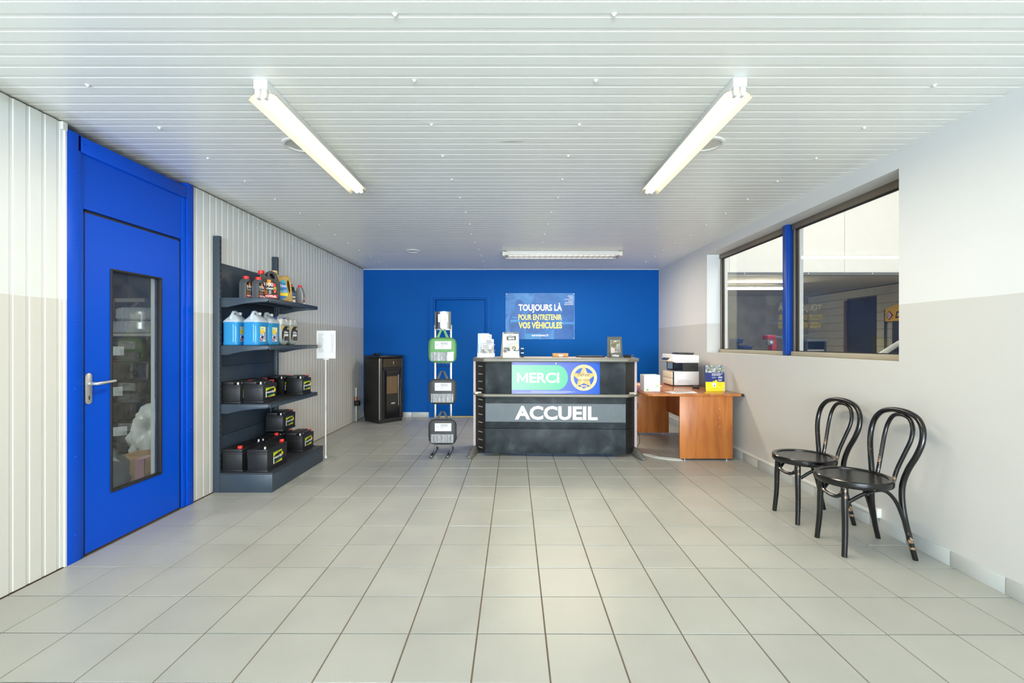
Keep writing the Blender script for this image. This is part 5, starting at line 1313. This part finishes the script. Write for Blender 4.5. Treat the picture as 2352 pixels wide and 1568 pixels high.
MB().prism([(0, 0), (.12, 0), (.12, .055), (0, .055)], Fr((-.062, -.055, 0), (1, 0, 0), (0, 0, 1)), 0, .004).box(-.062, -.058, -.055, -.02, 0, .055).box(.054, .058, -.055, -.02, 0, .055).box(-.062, .058, -.055, -.02, 0, .003).build('pocket', OLV, ls)
m = MB(); f2 = Fr((-.054, -.046, .01), (1, 0, 0), (0, .14, 1)); m.prism([(0, 0), (.108, 0), (.108, .195), (0, .195)], f2, -.012, 0, 0); m.rect(f2, .002, .106, .03, .193, .0006, 1); m.flat(f2, [(.004, .04), (.05, .05), (.045, .10), (.004, .115)], .001, 2); m.flat(f2, [(.06, .05), (.105, .06), (.105, .15), (.07, .16)], .001, 3); m.rect(f2, .04, .072, .176, .183, .0014, 0)
m.build('leaflet', [PAPER, photo_mat('leaflet_green_photo', [(74, 70, 54), (120, 118, 84), (170, 164, 146)], 18), mat('leaflet_pink_path', (196, 182, 174), .5), LEAF1], ls)
f3 = Fr((-.062, -.0595, 0), (1, 0, 0), (0, 0, 1))
MB().txt(f3, 'TYRES', .022, .098, .012, .024, .0006, 0, .04).build('lettering', WHITE_INK, ls); MB().txt(f3, 'FORMULA', .022, .098, .026, .036, .0006, 0, .03).build('lettering', WHITE_INK, ls)
st2 = thing('card_reader', 'small black card terminal with cable at the right end of the counter', 'card terminal', (1.32, 5.36, ZT), -.2)
MB().taper((-.045, .045, -.04, .05), (-.042, .040, -.02, .045), 0, .034).build('body', BLACK, st2, bev=.008, seg=3)
MB().add([(-.03, -.022, .0345), (.025, -.022, .0345), (.025, .02, .036), (-.03, .02, .036)], [(0, 1, 2, 3)]).build('screen', mat('dim_screen', (50, 66, 88), .2), st2)
MB().tube(smooth_poly([(.042, .02, .02), (.065, .03, .035), (.075, .05, .02), (.07, .09, .004), (.05, .14, .004)], 2, False), .003, 6).build('cable', mat('grey_cable', (110, 108, 106), .5), st2, smooth=True)

# --- on the floor by the counter
pb_ = thing('power_adapter', 'small pale power box on the floor under the right end of the counter', 'power adapter', (1.235, 5.50, 0), -.05)
MB().box(-.05, .05, -.03, .03, 0, .05).build('body', mat('pale_blue_plastic', (196, 214, 224), .4), pb_, bev=.004); MB().box(-.056, -.05, -.02, .02, .01, .04).box(.05, .056, -.02, .02, .01, .04).build('lug', WHITEP, pb_)
gb = thing('floor_bin', 'dark green crate standing low behind the counter near its left end', 'crate', (-.145, 5.62, 0))
MB().taper((-.11, .11, -.09, .09), (-.13, .13, -.11, .11), 0, .26).build('tub', mat('green_crate', (48, 76, 56), .5), gb, bev=.01)
def cable(name, label, pts, r_, mt):
    o = MB().tube(smooth_poly(pts, 3, False), r_, 6).build(name, mt, smooth=True); tag(o, label, 'cable'); return o
WCB = mat('white_cable', (214, 212, 206), .45)
cable('power_cable', 'white cable lying on the floor from the counter to the desk panel', [(1.40, 5.55, .006), (1.47, 5.42, .006), (1.56, 5.36, .006), (1.63, 5.24, .006), (1.72, 5.20, .006), (1.80, 5.16, .006), (1.86, 5.14, .006)], .0055, WCB)
cable('power_cable', 'second white cable nearest the right counter foot, running to the desk', [(1.43, 5.40, .006), (1.52, 5.33, .006), (1.60, 5.20, .006), (1.70, 5.14, .006), (1.78, 5.11, .006), (1.86, 5.095, .006)], .0055, WCB)
cable('hanging_cable', 'thin black cable looping down in front of the wooden desk panel', [(1.44, 5.7, .68), (1.46, 5.7, .62), (1.53, 5.7, .55), (1.54, 5.7, .50), (1.47, 5.7, .40), (1.45, 5.68, .28), (1.52, 5.66, .22), (1.55, 5.64, .12), (1.50, 5.60, .03), (1.42, 5.58, .006)], .0035, BLACK)

# ------------------------------------------------------------------ desk
WD = wood('honey_wood_vertical', (188, 116, 56), (156, 86, 38), (3.2, 3.2, .35))
WDT = wood('honey_wood_top', (188, 118, 62), (160, 92, 46), (3.0, .35, 3.0), rough=.22)
dk = thing('desk', 'honey-brown wooden desk behind the counter at the right wall', 'desk', (0, 0, 0))
top = [(2.50, 5.095), (2.522, 5.12), (2.522, 6.62), (1.462, 6.68), (1.462, 5.25), (1.468, 5.18), (1.49, 5.125), (1.54, 5.095)]
MB().prism(list(reversed(list(reversed(top)))), Fr((0, 0, 0), (1, 0, 0), (0, 1, 0)), .704, .728).build('desktop', WDT, dk, bev=.004)
MB().box(2.508, 2.532, 5.088, 5.13, .702, .730).build('corner_cap', BLACK, dk, bev=.006)
sp1 = MB().box(1.832, 2.412, 5.105, 5.13, .022, .704).build('side_panel', WD, dk, bev=.0015)
for z in (.57, .47, .37): MB().lathe([(.004, 0), (.004, -.001), (0, -.0012)], 8, c=(2.27, 5.105, z), axis='y').build('screw_cap', WHITEP, sp1)
for x_ in (1.89, 2.35): MB().lathe([(.018, 0), (.018, .006), (.006, .008), (.006, .022)], 14, c=(x_, 5.118, 0)).build('glide', ALU, dk, smooth=True)
MB().box(1.47, 2.20, 6.56, 6.585, .022, .704).build('side_panel', WD, dk, bev=.0015)
for x_ in (1.53, 2.12): MB().lathe([(.018, 0), (.018, .006), (.006, .008), (.006, .022)], 14, c=(x_, 6.572, 0)).build('glide', ALU, dk, smooth=True)
MB().box(2.165, 2.188, 5.13, 6.56, .33, .704).build('modesty_panel', WD, dk, bev=.0015)

ZD = .7283
wbx = thing('paper_box', 'white box with small green logo standing on the left of the desk', 'box', (1.605, 5.42, ZD))
MB().box(-.09, .09, -.07, .11, 0, .19).build('carton', PAPER, wbx, bev=.003)
m = MB(); fr = Fr((0, -.0705, 0), (1, 0, 0), (0, 0, 1)); m.disc(fr, .055, .062, .018, .0006, 0, 20); m.disc(fr, -.055, .022, .012, .0006, 1, 16); m.lines(fr, -.035, .075, .012, .030, 2, .0006, 2, fill=.35); m.lines(fr, -.06, -.03, .052, .058, 1, .0006, 3)
m.build('print', [mat('print_pale_green', (190, 226, 170), .5), mat('print_green', (110, 186, 90), .5), mat('print_lilac', (200, 206, 226), .5), REDL], wbx)
MB().box(-.094, -.0905, -.068, .10, .004, .186).build('side_flap', PAPER, wbx)

pr = thing('printer', 'white multifunction printer with dark gap on the desk by the wall', 'printer', (2.065, 6.02, ZD))
PW = mat('printer_white', (226, 227, 226), .4); PC = mat('printer_warm_white', (222, 212, 190), .45); PK = mat('printer_black', (36, 38, 38), .45)
# local x = depth (0 = front, faces the counter), y = width
MB().box(.025, .345, .0, .40, .012, .190).build('base_unit', PW, pr, bev=.006)
MB().box(.020, .345, .004, .396, 0, .014).build('plinth', PK, pr)
for z0, z1 in ((.012, .096), (.100, .185)): MB().box(.0, .018, .02, .38, z0, z1).build('paper_drawer', PC, pr, bev=.003)
MB().box(.012, .028, .01, .39, .012, .188).build('drawer_gap', PK, pr)
MB().box(.135, .335, .006, .394, .190, .305).build('core', PK, pr)
MB().box(.055, .135, .03, .37, .190, .205).build('output_tray', PK, pr)
MB().box(.050, .054, .35, .37, .190, .300).build('tray_wall', PK, pr)
MB().box(.055, .13, .37, .392, .20, .30).build('rear_stay', mat('printer_grey_blue', (120, 136, 150), .3), pr)
MB().prism([(.0, .318), (.05, .300), (.345, .300), (.345, .398), (.04, .410), (-.002, .410), (-.002, .355)], Fr((0, .40, 0), (1, 0, 0), (0, 0, 1)), 0, .40).build('scanner', PW, pr, bev=.006)
MB().prism([(-.055, .325), (.02, .312), (.02, .356), (-.008, .362)], Fr((0, .34, 0), (1, 0, 0), (0, 0, 1)), 0, .30).build('control_panel', PC, pr, bev=.004)
MB().add([(-.050, .06, .332), (-.050, .32, .332), (-.010, .32, .3635), (-.010, .06, .3635)], [(0, 3, 2, 1)]).build('display', mat('printer_display', (62, 60, 58), .3), pr)
MB().prism([(.09, .408), (.29, .404), (.31, .428), (.11, .430)], Fr((0, .30, 0), (1, 0, 0), (0, 0, 1)), 0, .24).build('feeder_tray', PK, pr)
m = MB(); fr = Fr((0, -.0006, 0), (1, 0, 0), (0, 0, 1)); m.lines(fr, .065, .265, .035, .085, 5, .0004, 0, fill=.4); m.rect(fr, .055, .062, .168, .174, .0004, 1); m.build('vent', [mat('vent_grey', (190, 190, 188), .5), INK], pr)

lf = thing('leaflet_board', 'upright blue and yellow leaflet standing on the desk at the wall', 'leaflet', (2.238, 5.395, ZD))
fr = Fr((0, 0, 0), (1, 0, 0), (0, .10, 1))
MB().prism([(0, 0), (.222, 0), (.222, .30), (0, .30)], fr, -.010, 0).build('board', NAVY, lf)
MB().prism([(.0, 0), (.262, 0), (.262, .29), (.0, .29)], Fr((0, .030, 0), (1, 0, 0), (0, .10, 1)), -.003, 0).box(0, .26, 0, .12, 0, .003).build('acrylic_stand', ACR, lf)
m = MB()
m.rect(fr, .004, .222, .215, .30, .0006, 0); m.flat(fr, [(.0, 0), (.222, 0), (.222, .108), (.145, .108), (.122, .135), (.105, .115), (.090, .120), (.082, .108), (0, .108)], .0008, 1)
m.txt(fr, 'VOS PNEUS', .075, .20, .197, .208, .0014, 2, .02)
m.lines(fr, .075, .21, .180, .194, 2, .0010, 2, seed=7); m.lines(fr, .075, .13, .148, .170, 3, .0010, 3, seed=2); m.lines(fr, .148, .208, .150, .172, 3, .0010, 2, seed=3); m.lines(fr, .148, .20, .118, .138, 3, .0010, 2, seed=9)
m.flat(fr, smooth_poly([(.07, .085), (.09, .098), (.10, .105), (.12, .092), (.118, .07), (.122, .052), (.10, .046), (.082, .050), (.084, .075)], 1), .0014, 2)
m.flat(fr, [(.096, .056), (.110, .056), (.108, .076), (.096, .072)], .0018, 4); m.flat(fr, [(.19, .008), (.22, .008), (.205, .040)], .0014, 5); m.flat(fr, [(.194, .0105), (.216, .0105), (.205, .034)], .0018, 2)
m.lines(fr, .14, .20, .06, .10, 4, .0012, 6, seed=3); m.lines(fr, .02, .18, .022, .034, 2, .0012, 6, seed=5); m.disc(fr, .175, .258, .020, .0014, 4, 20); m.disc(fr, .175, .258, .012, .0018, 6, 16)
m.build('print', [photo_mat('leaflet_snow_photo', [(60, 66, 60), (140, 146, 140), (236, 236, 230)], 40), mat('leaflet_yellow', (250, 222, 24), .45), WHITE_INK, mat('leaflet_lilac', (150, 156, 206), .5), mat('leaflet_blue', (50, 110, 180), .5), INK, mat('leaflet_dark_yellow', (226, 196, 40), .5)], lf)
mo = thing('computer_mouse', 'black computer mouse on the desk behind the blue and yellow leaflet', 'mouse', (2.25, 5.72, ZD), .3)
MB().lathe([(.030, 0), (.033, .006), (.032, .016), (.026, .028), (.014, .035), (0, .037)], 24, sy=1.6).build('shell', BLACK, mo, smooth=True)
MB().box(-.004, .004, -.03, -.012, .030, .037).build('wheel', INK, mo)
pp = thing('loose_papers', 'loose printed sheets lying flat near the front edge of the desk', 'paper', (1.90, 5.26, ZD), .12)
MB().box(-.15, .15, -.09, .10, 0, .003).build('sheet', PAPER, pp)
o = MB().box(-.12, .16, -.10, .08, .0035, .006).build('sheet', PAPER, pp); o.rotation_euler = (0, 0, -.25)
m = MB(); fr = Fr((0, 0, .0062), (1, 0, 0), (0, 1, 0)); m.rect(fr, -.08, .0, -.05, .05, .0006, 0); m.rect(fr, .01, .12, -.03, .05, .0006, 1); m.build('print', [LEAF1, LEAF2], pp)
pq = thing('paper_stack', 'thin stack of papers on the desk in front of the printer', 'paper', (1.78, 6.12, ZD), .1)
MB().box(-.12, .12, -.16, .16, 0, .014).build('sheet', mat('warm_paper', (226, 214, 190), .7), pq)

# ------------------------------------------------------------------ bentwood chairs
CHB = chipped('worn_black_lacquer', (8, 9, 11), (150, 122, 96), .22, 1.20)
CHS = chipped('worn_black_seat', (20, 21, 22), (120, 100, 80), .26, 1.28)
def spline(pts, n=6):
    """Catmull-Rom through points"""
    P = [Vector(p) for p in pts]; P = [P[0] * 2 - P[1]] + P + [P[-1] * 2 - P[-2]]; out = []
    for i in range(1, len(P) - 2):
        for j in range(n):
            t = j / n; a, b_, c_, d = P[i - 1], P[i], P[i + 1], P[i + 2]
            out.append(.5 * ((2 * b_) + (c_ - a) * t + (2 * a - 5 * b_ + 4 * c_ - d) * t * t + (3 * b_ - a - 3 * c_ + d) * t ** 3))
    out.append(P[-2]); return out
def chair(label, loc, rz):
    t = thing('bentwood_chair', label, 'chair', loc, rz, 'bentwood chairs at the right wall')
    R = .208
    MB().lathe([(R - .030, .418), (R - .004, .418), (R, .424), (R + .001, .440), (R, .456), (R - .005, .461), (R - .018, .462), (R - .030, .457), (R - .030, .418)], 48).build('seat_ring', CHB, t, smooth=True)
    MB().lathe([(0, .436), (R - .029, .440), (R - .029, .453), (R * .72, .4505), (R * .45, .449), (0, .4485)], 48).build('seat_panel', CHS, t, smooth=True)
    for s in (-1, 1):
        MB().tube(spline([(-.122, s * .118, .420), (-.126, s * .126, .30), (-.128, s * .132, .15), (-.138, s * .142, 0.0)], 5), [.0200 - .0048 * i / 15 for i in range(16)], 12).build('leg', CHB, t, smooth=True)
    half = [(.258, .156, 0), (.234, .152, .10), (.208, .140, .24), (.200, .130, .36), (.203, .134, .45), (.214, .160, .54), (.234, .196, .63), (.252, .212, .71), (.266, .198, .785), (.276, .150, .838), (.281, .078, .862)]
    pts = half + [(.282, 0, .868)] + [(a, -b_, c_) for a, b_, c_ in reversed(half)]
    q = spline(pts, 5)
    MB().tube(q, [.0165 if p.z > .2 else .0145 + .002 * p.z / .2 for p in q], 12).build('back_hoop', CHB, t, smooth=True)
    half = [(.192, .070, .440), (.212, .076, .52), (.242, .094, .62), (.266, .108, .70), (.282, .102, .770), (.290, .066, .825)]
    q = spline(half + [(.292, 0, .841)] + [(a, -b_, c_) for a, b_, c_ in reversed(half)], 5)
    MB().tube(q, .0125, 10).build('inner_hoop', CHB, t, smooth=True)
    MB().tube(spline([(-.118, .100, .425), (-.124, .100, .38), (-.135, .075, .345), (-.142, 0, .335), (-.135, -.075, .345), (-.124, -.100, .38), (-.118, -.100, .425)], 5), .0115, 8).build('front_brace', CHB, t, smooth=True)
    for s in (-1, 1):
        MB().tube(spline([(-.108, s * .128, .325), (-.05, s * .150, .375), (.02, s * .160, .408), (.09, s * .156, .405), (.150, s * .150, .345), (.190, s * .150, .25), (.222, s * .156, .14), (.234, s * .158, .105)], 5), .011, 8).build('side_brace', CHB, t, smooth=True)
    return t
c1 = chair('black worn bentwood chair closest to the camera at the right wall', (2.150, 2.945, 0), math.radians(-4))
dup(c1, (2.160, 3.455, 0), math.radians(1), 'black worn bentwood chair further back, nearer the desk')
